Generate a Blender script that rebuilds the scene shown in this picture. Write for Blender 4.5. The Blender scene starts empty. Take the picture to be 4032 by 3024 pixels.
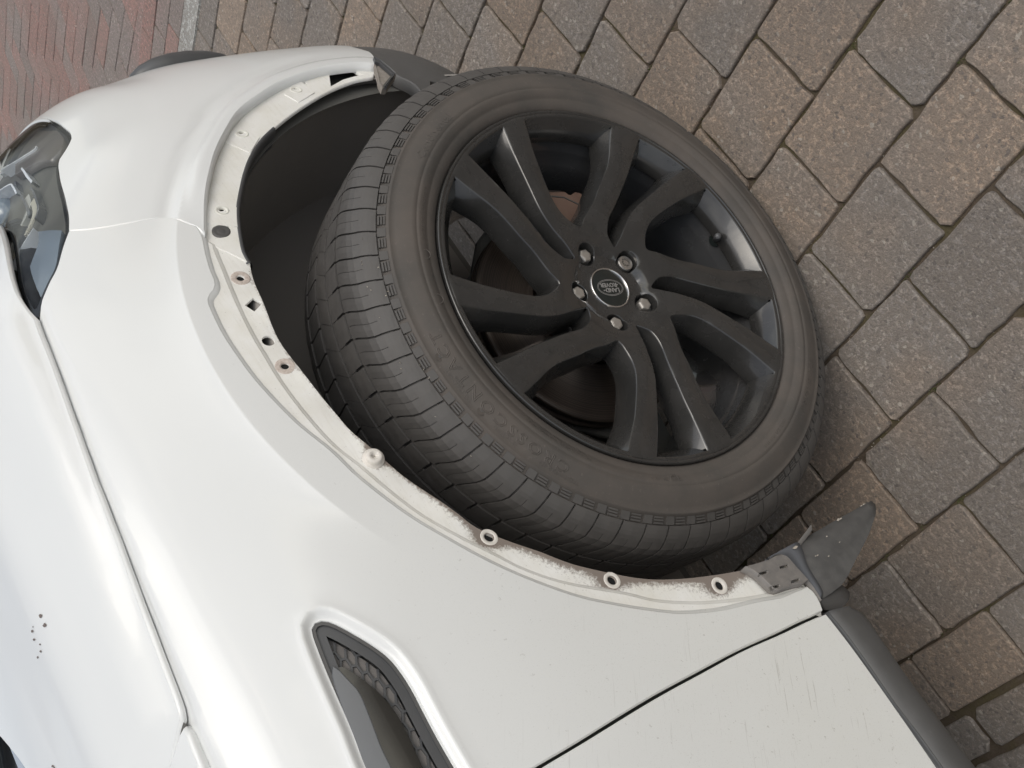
import bpy, bmesh, math, random
import numpy as np
from mathutils import Matrix, Vector
from mathutils.geometry import delaunay_2d_cdt
C = bpy.context.scene
COL = C.collection
rnd = random.Random(7)

# ------------------------------------------------------------------ camera
# world axes: x = towards the front of the car, y = across it (away from the viewer), z = up
RC = np.array([[-0.5279826446591065, -0.34462083772213814, -0.7761899285268185],
               [-0.7650435224688078, 0.5898041856852145, 0.25853323050764654],
               [0.3687041302552691, 0.7303201358006589, -0.5750563133961862]])
FP, CX, CY, CAMH = 4100.0, 2016.0, 1512.0, 1.2758154
cam = bpy.data.objects.new('camera', bpy.data.cameras.new('camera'))
COL.objects.link(cam)
C.camera = cam
cam.data.sensor_width = 36.0
cam.data.lens = 36.0 * FP / 4032.0
cam.data.clip_start = 0.02
cam.data.clip_end = 2000.0
M = Matrix(((RC[0, 0], -RC[1, 0], -RC[2, 0], 0), (RC[0, 1], -RC[1, 1], -RC[2, 1], 0),
            (RC[0, 2], -RC[1, 2], -RC[2, 2], CAMH), (0, 0, 0, 1)))
cam.matrix_world = M

# ------------------------------------------------------------------ sky, sun, exposure
SUN_EL, SUN_AZ = math.radians(50), math.radians(-72)     # azimuth measured from +x towards +y
W = bpy.data.worlds.new('World'); C.world = W; W.use_nodes = True
wn = W.node_tree; wn.nodes.clear()
sky = wn.nodes.new('ShaderNodeTexSky'); sky.sky_type = 'NISHITA'; sky.sun_disc = False
sky.sun_elevation = SUN_EL; sky.sun_rotation = math.pi / 2 - SUN_AZ
sky.air_density = 1.0; sky.dust_density = 3.0; sky.ozone_density = 1.0
hsv = wn.nodes.new('ShaderNodeHueSaturation'); hsv.inputs['Saturation'].default_value = 0.42
bg = wn.nodes.new('ShaderNodeBackground'); bg.inputs['Strength'].default_value = 0.15
wo = wn.nodes.new('ShaderNodeOutputWorld')
# broken cloud cover over the whole sky
wtc = wn.nodes.new('ShaderNodeTexCoord')
wno = wn.nodes.new('ShaderNodeTexNoise'); wno.inputs['Scale'].default_value = 2.3; wno.inputs['Detail'].default_value = 7; wno.inputs['Distortion'].default_value = 0.6
wmap = wn.nodes.new('ShaderNodeMapping'); wmap.inputs['Scale'].default_value = (1, 1, 2.6)
wr = wn.nodes.new('ShaderNodeValToRGB'); wr.color_ramp.elements[0].position = 0.46; wr.color_ramp.elements[0].color = (0.84, 0.875, 0.92, 1)
wr.color_ramp.elements[1].position = 0.60; wr.color_ramp.elements[1].color = (1.76, 1.71, 1.57, 1)
wm = wn.nodes.new('ShaderNodeMixRGB'); wm.blend_type = 'MULTIPLY'; wm.inputs[0].default_value = 1.0
wn.links.new(wtc.outputs['Generated'], wmap.inputs[0]); wn.links.new(wmap.outputs[0], wno.inputs['Vector'])
wn.links.new(wno.outputs['Fac'], wr.inputs[0])
wn.links.new(sky.outputs[0], hsv.inputs['Color']); wn.links.new(hsv.outputs[0], wm.inputs[1]); wn.links.new(wr.outputs[0], wm.inputs[2])
wn.links.new(wm.outputs[0], bg.inputs[0]); wn.links.new(bg.outputs[0], wo.inputs[0])
sun = bpy.data.objects.new('sun', bpy.data.lights.new('sun', 'SUN')); COL.objects.link(sun)
sun.data.energy = 0.6; sun.data.angle = math.radians(40); sun.data.color = (1.0, 0.95, 0.88)
sd = Vector((math.cos(SUN_EL) * math.cos(SUN_AZ), math.cos(SUN_EL) * math.sin(SUN_AZ), math.sin(SUN_EL)))
sun.rotation_euler = sd.to_track_quat('Z', 'Y').to_euler(); sun.location = sd * 20
C.view_settings.view_transform = 'Standard'; C.view_settings.look = 'None'
C.view_settings.gamma = 1.0; C.view_settings.use_curve_mapping = False
C.view_settings.exposure = -0.10
C.render.engine = 'CYCLES'

# ------------------------------------------------------------------ materials
def mat(name, base, rough=0.5, metal=0.0, spec=0.5, coat=0.0):
    m = bpy.data.materials.new(name); m.use_nodes = True
    b = m.node_tree.nodes['Principled BSDF']
    b.inputs['Base Color'].default_value = (*base, 1); b.inputs['Roughness'].default_value = rough
    b.inputs['Metallic'].default_value = metal; b.inputs['Specular IOR Level'].default_value = spec
    b.inputs['Coat Weight'].default_value = coat; b.inputs['Coat Roughness'].default_value = 0.03
    return m
class NT:
    """tiny helper to add nodes to a material"""
    def __init__(s, m): s.m = m; s.t = m.node_tree; s.b = s.t.nodes['Principled BSDF']
    def n(s, ty, **k):
        x = s.t.nodes.new('ShaderNode' + ty)
        for a, v in k.items():
            if a in x.inputs: x.inputs[a].default_value = v
            else: setattr(x, a, v)
        return x
    def l(s, a, b): s.t.links.new(a, b)
    def coord(s, scale=(1, 1, 1), kind='Object', rot=(0, 0, 0)):
        c = s.n('TexCoord'); mp = s.n('Mapping'); mp.inputs['Scale'].default_value = scale; mp.inputs['Rotation'].default_value = rot
        s.l(c.outputs[kind], mp.inputs[0]); return mp.outputs[0]
    def noise(s, vec, scale, detail=4, rough=0.5, dist=0.0):
        x = s.n('TexNoise'); x.inputs['Scale'].default_value = scale; x.inputs['Detail'].default_value = detail
        x.inputs['Roughness'].default_value = rough; x.inputs['Distortion'].default_value = dist
        if vec is not None: s.l(vec, x.inputs['Vector'])
        return x.outputs['Fac']
    def ramp(s, fac, p0, p1, c0=(0, 0, 0, 1), c1=(1, 1, 1, 1)):
        r = s.n('ValToRGB'); r.color_ramp.elements[0].position = p0; r.color_ramp.elements[1].position = p1
        r.color_ramp.elements[0].color = c0; r.color_ramp.elements[1].color = c1
        s.l(fac, r.inputs[0]); return r.outputs[0]
    def mix(s, fac, a, b, mode='MIX'):
        x = s.n('MixRGB'); x.blend_type = mode
        for i, v in ((0, fac), (1, a), (2, b)):
            if hasattr(v, 'is_linked') or hasattr(v, 'links'): s.l(v, x.inputs[i])
            elif i == 0: x.inputs[0].default_value = v
            else: x.inputs[i].default_value = (*v, 1) if len(v) == 3 else v
        return x.outputs[0]
    def math(s, op, a, b=0.0):
        x = s.n('Math'); x.operation = op
        for i, v in ((0, a), (1, b)):
            if hasattr(v, 'links'): s.l(v, x.inputs[i])
            else: x.inputs[i].default_value = v
        return x.outputs[0]
    def bump(s, h, strength=0.3, dist=0.001):
        x = s.n('Bump'); x.inputs['Strength'].default_value = strength; x.inputs['Distance'].default_value = dist
        s.l(h, x.inputs['Height']); s.l(x.outputs[0], s.b.inputs['Normal']); return x

# white paint: clean high up, peppered with road specks and a few scratches low down on the side
def paint_mat(name, specks):
    m = mat(name, (0.80, 0.80, 0.785), 0.34, coat=0.7); k = NT(m)
    co = k.coord()
    big = k.noise(co, 3.0, 2)
    col = k.mix(big, (0.735, 0.745, 0.735), (0.765, 0.77, 0.75))
    if specks:
        a = k.ramp(k.noise(co, 700, 3, 0.75), 0.60, 0.68)
        b = k.ramp(k.noise(co, 190, 3, 0.7), 0.675, 0.69)
        m1 = k.n('Mapping'); m1.inputs['Rotation'].default_value = (0, math.radians(-34), 0); k.l(co, m1.inputs[0])
        m2 = k.n('Mapping'); m2.inputs['Scale'].default_value = (16, 60, 420); k.l(m1.outputs[0], m2.inputs[0])
        s = k.ramp(k.noise(m2.outputs[0], 1.0, 5, 0.62), 0.63, 0.66)
        zone = k.ramp(k.noise(co, 9, 2), 0.36, 0.55)
        v = k.n('Separa' + 'teXYZ'); k.l(co, v.inputs[0])
        rear = k.ramp(v.outputs['X'], 0.02, 0.12, (1, 1, 1, 1), (0.12, 0.12, 0.12, 1))
        s = k.mix(1.0, k.mix(1.0, s, zone, 'MULTIPLY'), rear, 'MULTIPLY')
        low = k.ramp(v.outputs['Z'], 0.50, 0.92, (1, 1, 1, 1), (0, 0, 0, 1))
        a = k.mix(1.0, a, (0.62, 0.62, 0.62), 'MULTIPLY')
        allm = k.mix(1.0, k.mix(1.0, a, b, 'ADD'), s, 'ADD')
        f = k.math('MULTIPLY', k.mix(1.0, allm, low, 'MULTIPLY'), specks)
        col = k.mix(f, col, (0.26, 0.24, 0.21))
        film_shade = k.math('MULTIPLY', low, k.math('ADD', 0.35, k.math('MULTIPLY', k.noise(co, 14, 5, 0.65), 0.4)))  # dirt film, strengthened to paint in the dimmer light low down
        col = k.mix(film_shade, col, (0.66, 0.65, 0.595))
    k.l(col, k.b.inputs['Base Color'])
    return m
PAINT = paint_mat('white_paint', 0.0)
PAINT_LOW = paint_mat('white_paint_road_dirt', 0.75)
PAINT_EDGE = mat('white_paint_underside', (0.74, 0.73, 0.66), 0.5)
def flange_mat():
    m = mat('dirty_white_flange', (0.76, 0.74, 0.68), 0.5); k = NT(m); co = k.coord()
    at = k.n('Attribute'); at.attribute_name = 'grime'
    n1 = k.noise(co, 300, 6, 0.8); n2 = k.noise(co, 26, 4, 0.6); n3 = k.ramp(k.noise(co, 420, 3, 0.75), 0.66, 0.70)
    base = k.mix(k.ramp(n2, 0.35, 0.75), (0.82, 0.81, 0.77), (0.74, 0.72, 0.65))
    st = k.ramp(k.noise(k.coord((30, 30, 260)), 1.0, 4), 0.5, 0.8)
    base = k.mix(k.math('MULTIPLY', st, 0.25), base, (0.55, 0.52, 0.45))
    g = k.math('ADD', at.outputs['Fac'], k.math('MULTIPLY', k.math('SUBTRACT', n1, 0.5), 1.3))
    g2 = k.ramp(g, 0.34, 0.66)
    col = k.mix(k.math('MULTIPLY', g2, 0.88), base, (0.155, 0.115, 0.09))
    col = k.mix(k.math('MULTIPLY', n3, 0.5), col, (0.25, 0.22, 0.18))
    k.l(col, k.b.inputs['Base Color']); return m
FLANGE = flange_mat()
def black_mat(name, c, rough, dust=0.0, dustc=(0.16, 0.14, 0.12), sc=60, coat=0.0, spec=0.5):
    m = mat(name, c, rough, spec=spec, coat=coat); k = NT(m); co = k.coord()
    n = k.ramp(k.noise(co, sc, 5, 0.65), 0.35, 0.75); n2 = k.ramp(k.noise(co, sc * 9, 3, 0.7), 0.6, 0.72)
    f = k.math('ADD', k.math('MULTIPLY', n, dust), k.math('MULTIPLY', n2, dust * 0.6))
    k.l(k.mix(f, c, dustc), k.b.inputs['Base Color'])
    k.l(k.math('ADD', k.math('MULTIPLY', n, 0.18), rough - 0.05), k.b.inputs['Roughness'])
    return m
LINER = black_mat('wheel_well_liner_veiled', (0.29, 0.272, 0.252), 0.95, 0.35, (0.38, 0.35, 0.32), 9, spec=0.15)  # base colour raised well above black to stand in for veiling haze
INNER = mat('unlit_shield_and_gap_shade', (0.11, 0.108, 0.10), 0.8, spec=0.2)
TRIM = black_mat('dusty_black_trim', (0.080, 0.078, 0.075), 0.50, 0.25, (0.15, 0.145, 0.14), 30)
TRIM2 = black_mat('satin_black_trim', (0.072, 0.073, 0.075), 0.33, 0.1, (0.12, 0.12, 0.12), 30)
RIMM = black_mat('gloss_black_wheel_paint', (0.026, 0.0255, 0.0245), 0.24, 0.20, (0.095, 0.09, 0.084), 14, coat=0.6)
RIMW = black_mat('satin_grey_black_rim_well', (0.050, 0.051, 0.053), 0.22, 0.25, (0.10, 0.095, 0.09), 14, coat=0.8)
RIMB = black_mat('black_wheel_barrel', (0.022, 0.022, 0.022), 0.30, 0.4, (0.07, 0.065, 0.06), 20)
def rubber():
    m = mat('tyre_rubber', (0.05, 0.047, 0.044), 0.72, spec=0.35); k = NT(m); co = k.coord()
    n = k.ramp(k.noise(co, 12, 5, 0.6), 0.3, 0.75); n2 = k.noise(co, 200, 5, 0.7)
    c = k.mix(n, (0.072, 0.067, 0.061), (0.118, 0.100, 0.086))
    c = k.mix(k.ramp(n2, 0.6, 0.78), c, (0.15, 0.13, 0.115))
    k.l(c, k.b.inputs['Base Color']); k.bump(n2, 0.25, 0.0006); return m
RUB = rubber()
TREAD = black_mat('tyre_tread_rubber', (0.078, 0.073, 0.068), 0.6, 0.3, (0.13, 0.12, 0.11), 45)
GROOVE = black_mat('tyre_groove_rubber', (0.085, 0.080, 0.075), 0.85, 0.4, (0.11, 0.10, 0.09), 60)
CHROME = mat('bright_metal', (0.72, 0.70, 0.68), 0.18, 1.0)
BOLT = mat('zinc_bolt', (0.50, 0.47, 0.43), 0.42, 0.75)
CAPB = mat('cap_black', (0.012, 0.016, 0.015), 0.25, coat=0.4)
LOGO = mat('logo_silver', (0.42, 0.41, 0.40), 0.35, 0.6)
DISC = None
def disc_mat():
    m = mat('brake_disc_steel', (0.10, 0.09, 0.085), 0.42, 0.6); k = NT(m)
    c = k.n('TexCoord'); s = k.n('SeparateXYZ'); k.l(c.outputs['Object'], s.inputs[0])
    r = k.math('SQRT', k.math('ADD', k.math('POWER', s.outputs[0], 2.0), k.math('POWER', s.outputs[1], 2.0)))
    w = k.n('TexNoise'); w.noise_dimensions = '1D'; k.l(k.math('MULTIPLY', r, 260), w.inputs['W']); w.inputs['Detail'].default_value = 5
    k.l(k.ramp(w.outputs['Fac'], 0.35, 0.7, (0.03, 0.026, 0.024, 1), (0.13, 0.10, 0.08, 1)), k.b.inputs['Base Color']); return m
DISC = disc_mat()
CALI = black_mat('rusty_brown_caliper', (0.19, 0.115, 0.085), 0.75, 0.4, (0.26, 0.18, 0.13), 40)
def paver_mat(name, a, b, c, sc_b=7.0, hsvv=0.18):
    m = mat(name, a, 0.9, spec=0.2); k = NT(m)
    geo = k.n('NewGeometry'); mp = k.n('Mapping'); k.l(geo.outputs['Position'], mp.inputs[0]); co = mp.outputs[0]
    oi = k.n('ObjectInfo')
    rr = oi.outputs['Random']
    n = k.noise(co, sc_b, 3, 0.55, 0.3)
    f = k.math('ADD', k.math('MULTIPLY', k.math('SUBTRACT', n, 0.5), 2.2), rr)
    col = k.mix(k.ramp(f, 0.15, 0.85), a, b)
    fine = k.noise(co, 300, 5, 0.8); med = k.noise(co, 100, 5, 0.75)
    def vor(scale):
        v = k.n('TexVoronoi'); v.inputs['Scale'].default_value = scale; k.l(co, v.inputs['Vector'])
        s_ = k.n('SeparateColor'); k.l(v.outputs['Color'], s_.inputs[0]); return s_.outputs[0], s_.outputs[1], v.outputs['Distance']
    g1, g1b, d1 = vor(460.0); g2, g2b, d2 = vor(210.0)
    val = k.math('ADD', k.math('MULTIPLY', k.math('SUBTRACT', g1, 0.5), 0.55), k.math('MULTIPLY', k.math('SUBTRACT', fine, 0.5), 1.1))
    col = k.mix(k.ramp(val, 0.06, 0.62), col, c)
    col = k.mix(k.math('MULTIPLY', k.ramp(val, -0.0, -0.0001), 0.0), col, c)
    col = k.mix(k.ramp(k.math('MULTIPLY', val, -1.0), 0.02, 0.50, (0, 0, 0, 1), (0.8, 0.8, 0.8, 1)), col, (0.16, 0.13, 0.11))
    col = k.mix(k.math('MULTIPLY', k.ramp(med, 0.46, 0.30), 0.6), col, (0.22, 0.19, 0.16))
    col = k.mix(k.math('MULTIPLY', k.ramp(g2, 0.984, 0.988), 0.5), col, (0.62, 0.56, 0.48))
    col = k.mix(k.math('MULTIPLY', k.ramp(g2b, 0.965, 0.97), 0.7), col, (0.17, 0.15, 0.135))
    stain = k.ramp(k.noise(co, 3.1, 5, 0.6, 0.4), 0.40, 0.66)
    col = k.mix(k.math('MULTIPLY', stain, 0.35), col, (0.24, 0.205, 0.175))
    h = k.n('HueSaturation'); k.l(col, h.inputs['Color'])
    w = k.n('TexWhiteNoise'); w.noise_dimensions = '1D'; k.l(rr, w.inputs['W'])
    k.l(k.math('ADD', k.math('MULTIPLY', w.outputs[0], hsvv), 1.0 - hsvv / 2), h.inputs['Value'])
    k.l(h.outputs[0], k.b.inputs['Base Color'])
    hh = k.math('ADD', fine, k.math('MULTIPLY', med, 1.6))
    k.bump(hh, 1.0, 0.0030); return m
PAVER = paver_mat('tumbled_concrete_paver', (0.475, 0.355, 0.265), (0.36, 0.325, 0.295), (0.62, 0.515, 0.41))
BRICK = paver_mat('red_grey_brick', (0.50, 0.27, 0.235), (0.38, 0.32, 0.30), (0.58, 0.42, 0.38), 2.0, 0.10)
STRIP = paver_mat('pale_concrete', (0.66, 0.66, 0.62), (0.68, 0.68, 0.64), (0.74, 0.74, 0.70), 3.0, 0.05)
def joint_mat():
    m = mat('joint_sand_and_moss', (0.07, 0.055, 0.04), 1.0, spec=0.1); k = NT(m)
    geo = k.n('NewGeometry'); co = geo.outputs['Position']
    n = k.ramp(k.noise(co, 9, 4, 0.7), 0.47, 0.60); f = k.noise(co, 300, 4, 0.8)
    c = k.mix(f, (0.07, 0.055, 0.042), (0.22, 0.175, 0.13))
    g = k.mix(f, (0.06, 0.055, 0.018), (0.17, 0.155, 0.06))
    k.l(k.mix(k.math('MULTIPLY', n, 0.45), c, g), k.b.inputs['Base Color']); k.bump(f, 1.0, 0.003); return m
JOINT = joint_mat()
LEAF = mat('moss_green', (0.085, 0.10, 0.03), 0.8)
GRIT = mat('pale_grit', (0.42, 0.38, 0.32), 0.9)

# ------------------------------------------------------------------ mesh helpers
def new_obj(name, verts, faces, m, parent=None, smooth=True, normals=None, mw=None, attr=None, world=True):
    me = bpy.data.meshes.new(name)
    me.from_pydata([tuple(map(float, v)) for v in verts], [], [tuple(int(i) for i in f) for f in faces])
    mats = m if isinstance(m, (list, tuple)) else [m]
    for x in mats: me.materials.append(x)
    me.update()
    if smooth: me.polygons.foreach_set('use_smooth', [True] * len(me.polygons))
    if attr is not None:
        a = me.attributes.new('grime', 'FLOAT', 'POINT'); a.data.foreach_set('value', np.asarray(attr, float))
    if normals is not None:
        me.normals_split_custom_set_from_vertices([tuple(map(float, v)) for v in normals])
    o = bpy.data.objects.new(name, me); COL.objects.link(o)
    if mw is not None: o.matrix_world = mw
    if parent is not None:
        o.parent = parent; o.matrix_parent_inverse = PINV[parent.name]
    return o
PINV = {}
def empty(name, loc, parent=None):
    o = bpy.data.objects.new(name, None); o.empty_display_size = 0.1; COL.objects.link(o)
    mw = Matrix.Translation(loc); o.matrix_world = mw
    PINV[o.name] = mw.inverted()
    if parent is not None:
        o.parent = parent; o.matrix_parent_inverse = PINV[parent.name]
    return o
def reg(o, mw=None):
    PINV[o.name] = (mw if mw is not None else Matrix.Identity(4)).inverted(); return o
def tag(o, label=None, cat=None, group=None, kind=None):
    if label: o['label'] = label
    if cat: o['category'] = cat
    if group: o['group'] = group
    if kind: o['kind'] = kind
    return o
def crs(pts, n=6):
    P = np.array(pts, float)
    if len(P) < 3: return P
    P = np.vstack([2 * P[0] - P[1], P, 2 * P[-1] - P[-2]]); out = []
    for i in range(1, len(P) - 2):
        a, b, c, d = P[i - 1:i + 3]
        for k in range(n):
            t = k / n
            out.append(.5 * ((2 * b) + (c - a) * t + (2 * a - 5 * b + 4 * c - d) * t * t + (-a + 3 * b - 3 * c + d) * t ** 3))
    out.append(P[-2]); return np.array(out)
def resample(P, step, closed=False):
    P = np.asarray(P, float)
    if closed: P = np.vstack([P, P[:1]])
    L = np.r_[0, np.cumsum(np.linalg.norm(np.diff(P, axis=0), axis=1))]
    n = max(1, int(round(L[-1] / step))); t = np.linspace(0, L[-1], n + 1)
    Q = np.stack([np.interp(t, L, P[:, i]) for i in range(P.shape[1])], 1)
    return Q[:-1] if closed else Q
def inside(poly, pts):
    x, y = pts[:, 0], pts[:, 1]; r = np.zeros(len(pts), bool)
    A = poly; B = np.roll(poly, -1, 0)
    for (x0, y0), (x1, y1) in zip(A, B):
        c = ((y0 > y) != (y1 > y))
        with np.errstate(divide='ignore', invalid='ignore'):
            r ^= c & (x < (x1 - x0) * (y - y0) / (y1 - y0 + 1e-30) + x0)
    return r
def dist_poly(poly, pts, closed=True):
    d = np.full(len(pts), 1e9); A = poly if closed else poly[:-1]; B = np.roll(poly, -1, 0) if closed else poly[1:]
    for a, b in zip(A, B):
        ab = b - a; L = (ab @ ab) + 1e-18; t = np.clip(((pts - a) @ ab) / L, 0, 1)
        d = np.minimum(d, np.linalg.norm(pts - (a + t[:, None] * ab), axis=1))
    return d
def sgn_area(P): return 0.5 * np.sum(P[:, 0] * np.roll(P[:, 1], -1) - np.roll(P[:, 0], -1) * P[:, 1])
def loop_normals(P):
    """unit normals pointing to the right of travel (outwards for ccw)"""
    d = np.roll(P, -1, 0) - np.roll(P, 1, 0); d /= np.linalg.norm(d, axis=1)[:, None] + 1e-12
    return np.stack([d[:, 1], -d[:, 0]], 1)
def fill2d(outer, holes, grid, rings=(), orings=(), extra=None):
    """constrained triangulation; outer ccw, holes cw. returns pts2d, tris, loops(index lists)"""
    loops = [outer] + list(holes); pts = []; edges = []; L = []
    for lp in loops:
        i0 = len(pts); pts += [tuple(p) for p in lp]; n = len(lp)
        edges += [(i0 + i, i0 + (i + 1) % n) for i in range(n)]; L.append(list(range(i0, i0 + n)))
    if grid:
        lo = outer.min(0); hi = outer.max(0)
        gx, gy = np.meshgrid(np.arange(lo[0], hi[0], grid), np.arange(lo[1], hi[1], grid), indexing='ij')
        G = np.stack([gx.ravel() + (np.round(gy.ravel() / grid) % 2) * grid * .5, gy.ravel()], 1)
        G = G[inside(outer, G)]
        G = G[dist_poly(outer, G) > grid * .45]
        for h in holes:
            G = G[~inside(h, G)]; G = G[dist_poly(h, G) > grid * .35]
        X = []
        for h in holes:
            nh = loop_normals(h)
            for rr in rings: X.append(h - nh * rr)
        no = loop_normals(outer)
        for rr in orings: X.append(outer - no * rr)
        if extra is not None:
            E_ = extra[inside(outer, extra)]; E_ = E_[dist_poly(outer, E_) > .002]
            for h in holes: E_ = E_[~inside(h, E_)]; E_ = E_[dist_poly(h, E_) > .028]
            if len(E_):
                near = np.array([np.min(((E_ - g) ** 2).sum(1)) for g in G]); G = G[near > (grid * .55) ** 2]; pts += [tuple(p) for p in E_]
        if X:
            X = np.vstack(X); X = X[inside(outer, X)]
            for h in holes: X = X[~inside(h, X)]; X = X[dist_poly(h, X) > .0012]
            X = X[dist_poly(outer, X) > .0012]
            mx = max(list(rings) + list(orings)) + grid * .4
            for h in holes:
                if rings: G = G[dist_poly(h, G) > max(rings) + grid * .4]
            if orings: G = G[dist_poly(outer, G) > max(orings) + grid * .4]
            pts += [tuple(p) for p in X]
        pts += [tuple(p) for p in G]
    r = delaunay_2d_cdt([Vector(p) for p in pts], edges, [], 0, 1e-7)
    V = np.array([tuple(v) for v in r[0]]); orig = r[3]
    mp = {}
    for i, oo in enumerate(orig):
        for q in oo: mp[q] = i
    T = np.array([f for f in r[2] if len(f) == 3])
    cen = V[T].mean(1); ok = inside(outer, cen)
    for h in holes: ok &= ~inside(h, cen)
    T = T[ok]
    a, b, c = V[T[:, 0]], V[T[:, 1]], V[T[:, 2]]
    ar = (b[:, 0] - a[:, 0]) * (c[:, 1] - a[:, 1]) - (b[:, 1] - a[:, 1]) * (c[:, 0] - a[:, 0])
    T[ar < 0] = T[ar < 0][:, ::-1]
    LL = [[mp[i] for i in l if i in mp] for l in L]
    return V, T, LL
# ------------------------------------------------------------------ body surface of the car: a plan curve swept through side / front profiles
def px(P):
    q = (np.atleast_2d(P) - np.array([0, 0, CAMH])) @ RC.T
    return np.c_[CX + FP * q[:, 0] / q[:, 2], CY + FP * q[:, 1] / q[:, 2]]
def ray(x, y): return np.array([x - CX, y - CY, FP]) @ RC
def at_y(x, y, Y):
    d = ray(x, y); return d * (Y / d[1]) + np.array([0, 0, CAMH])
def at_z(x, y, z):
    d = ray(x, y); return d * ((z - CAMH) / d[2]) + np.array([0, 0, CAMH])
def sm(x, a, b):
    t = np.clip((np.asarray(x, float) - a) / (b - a), 0, 1); return t * t * (3 - 2 * t)
_s = np.linspace(-.6, 2.1, 1081)
Y0 = .862
_psi = np.radians(np.interp(_s, [-.6, .0, .35, .6, .8, 1.0, 1.17, 1.33, 1.53, 1.8, 2.1], [-1., 0, 1.5, 4, 8, 15, 36, 54, 66, 74, 80]))
_psi = np.convolve(np.pad(_psi, 20, 'edge'), np.ones(41) / 41, 'valid')
_ds = _s[1] - _s[0]; _px = np.cumsum(np.cos(_psi)) * _ds; _py = np.cumsum(np.sin(_psi)) * _ds
_i = np.searchsorted(_s, .35); _px += .35 - _px[_i]; _py += Y0 - _py[_i]
SIDE = [(.045, .16), (.012, .26), (.0, .36), (0, .5), (0, .62), (.0, .74), (.004, .82), (.013, .90), (.030, .97), (.050, 1.02), (.085, 1.058), (.17, 1.10), (.32, 1.14), (.6, 1.17)]
FRNT = [(.11, .14), (.025, .22), (-.018, .30), (-.030, .39), (-.031, .48), (-.028, .57), (-.022, .66), (-.012, .74), (.010, .81), (.042, .87), (.085, .925), (.15, .97), (.33, 1.02), (.62, 1.06)]
PS, PF = crs(SIDE, 10), crs(FRNT, 10)
def base_surf(s, t):
    s = np.asarray(s, float); t = np.asarray(t, float)
    x = np.interp(s, _s, _px); y = np.interp(s, _s, _py); a = np.interp(s, _s, _psi)
    k = t * 10; idx = np.arange(len(PS)); w = sm(s, .72, 1.12)
    o = (1 - w) * np.interp(k, idx, PS[:, 0]) + w * np.interp(k, idx, PF[:, 0])
    z = (1 - w) * np.interp(k, idx, PS[:, 1]) + w * np.interp(k, idx, PF[:, 1])
    return np.stack([x - np.sin(a) * o, y + np.cos(a) * o, z], -1)
def base_nrm(s, t, e=.004):
    s = np.asarray(s, float); t = np.asarray(t, float)
    n = np.cross(base_surf(s + e, t) - base_surf(s - e, t), base_surf(s, t + e * 8) - base_surf(s, t - e * 8))
    return n / (np.linalg.norm(n, axis=-1, keepdims=True) + 1e-12)
ARC = np.array([.560, .390])          # centre of the wheel arch (x, z)
def feat(s, t):
    """shallow pressed features of the wing: the fold that runs round the wheel arch"""
    P = base_surf(s, t); d = np.stack([P[..., 0], P[..., 2]], -1) - ARC
    r = np.hypot(d[..., 0], d[..., 1]); a = np.degrees(np.arctan2(d[..., 1], d[..., 0]))
    fade = sm(a, 20, 60) * (1 - sm(a, 104, 124))
    return -.010 * (1 - np.exp(-np.maximum(r - .502, 0) / .03)) * fade
TS = .09                               # metres per profile knot, to keep parameter space roughly square
def body(Q, h=0.0):
    """Q: (n,2) array of (s, t*TS)"""
    Q = np.atleast_2d(Q); s = Q[:, 0]; t = Q[:, 1] / TS
    hh = h(Q) if callable(h) else h
    return base_surf(s, t) + base_nrm(s, t) * (feat(s, t) + hh)[:, None]
def body_n(Q, h=0.0, e=.0015):
    Q = np.atleast_2d(Q); ex = np.array([e, 0]); ey = np.array([0, e])
    n = np.cross(body(Q + ex, h) - body(Q - ex, h), body(Q + ey, h) - body(Q - ey, h))
    return n / (np.linalg.norm(n, axis=1, keepdims=True) + 1e-12)
_S, _T = np.meshgrid(np.arange(-.5, 2.0, .01), np.arange(.5, 12.9, .05), indexing='ij')
_P = base_surf(_S, _T).reshape(-1, 3); _ok = ((_P - np.array([0, 0, CAMH])) * base_nrm(_S, _T).reshape(-1, 3)).sum(1) < 0
_Uo = px(_P)[_ok]; _So = _S.reshape(-1)[_ok]; _To = _T.reshape(-1)[_ok]
def inv(pts, h=0.0):
    """picture points -> points (s, t*TS) of the body surface; rows ('p', s, t) pass straight through"""
    out = np.zeros((len(pts), 2)); idx = []; tg = []
    for i, p in enumerate(pts):
        if p[0] == 'p': out[i] = (p[1], p[2] * TS)
        else: idx.append(i); tg.append(p)
    if idx:
        tg = np.array(tg, float)
        j = np.array([((_Uo - p) ** 2).sum(1).argmin() for p in tg]); q = np.stack([_So[j], _To[j] * TS], 1)
        best = q.copy(); bd = np.full(len(q), 1e18)
        for _ in range(14):
            u = px(body(q, h)); r = tg - u; e = (r ** 2).sum(1); b = e < bd; best[b] = q[b]; bd[b] = e[b]
            a = (px(body(q + [1e-4, 0], h)) - u) / 1e-4; c = (px(body(q + [0, 1e-4], h)) - u) / 1e-4
            det = a[:, 0] * c[:, 1] - a[:, 1] * c[:, 0]; det[np.abs(det) < 1e-3] = 1e-3
            dq = np.stack([(r[:, 0] * c[:, 1] - r[:, 1] * c[:, 0]) / det, (a[:, 0] * r[:, 1] - a[:, 1] * r[:, 0]) / det], 1)
            q = q + np.clip(dq, -.015, .015)
        out[idx] = best
    return out
def loop(curves, step=.008, h=0.0):
    """closed loop in body parameter space from a list of open curves (picture points); each is smoothed on its own"""
    out = []
    for c in curves:
        q = crs(inv(c, h), 5); q = resample(q, step)
        if out and np.linalg.norm(out[-1][-1] - q[0]) < step * .4: q = q[1:]
        if len(q): out.append(q)
    P = np.vstack(out)
    if np.linalg.norm(P[0] - P[-1]) < step * .4: P = P[:-1]
    keep = np.linalg.norm(P - np.roll(P, 1, 0), axis=1) > 2e-4
    return P[keep]
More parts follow.
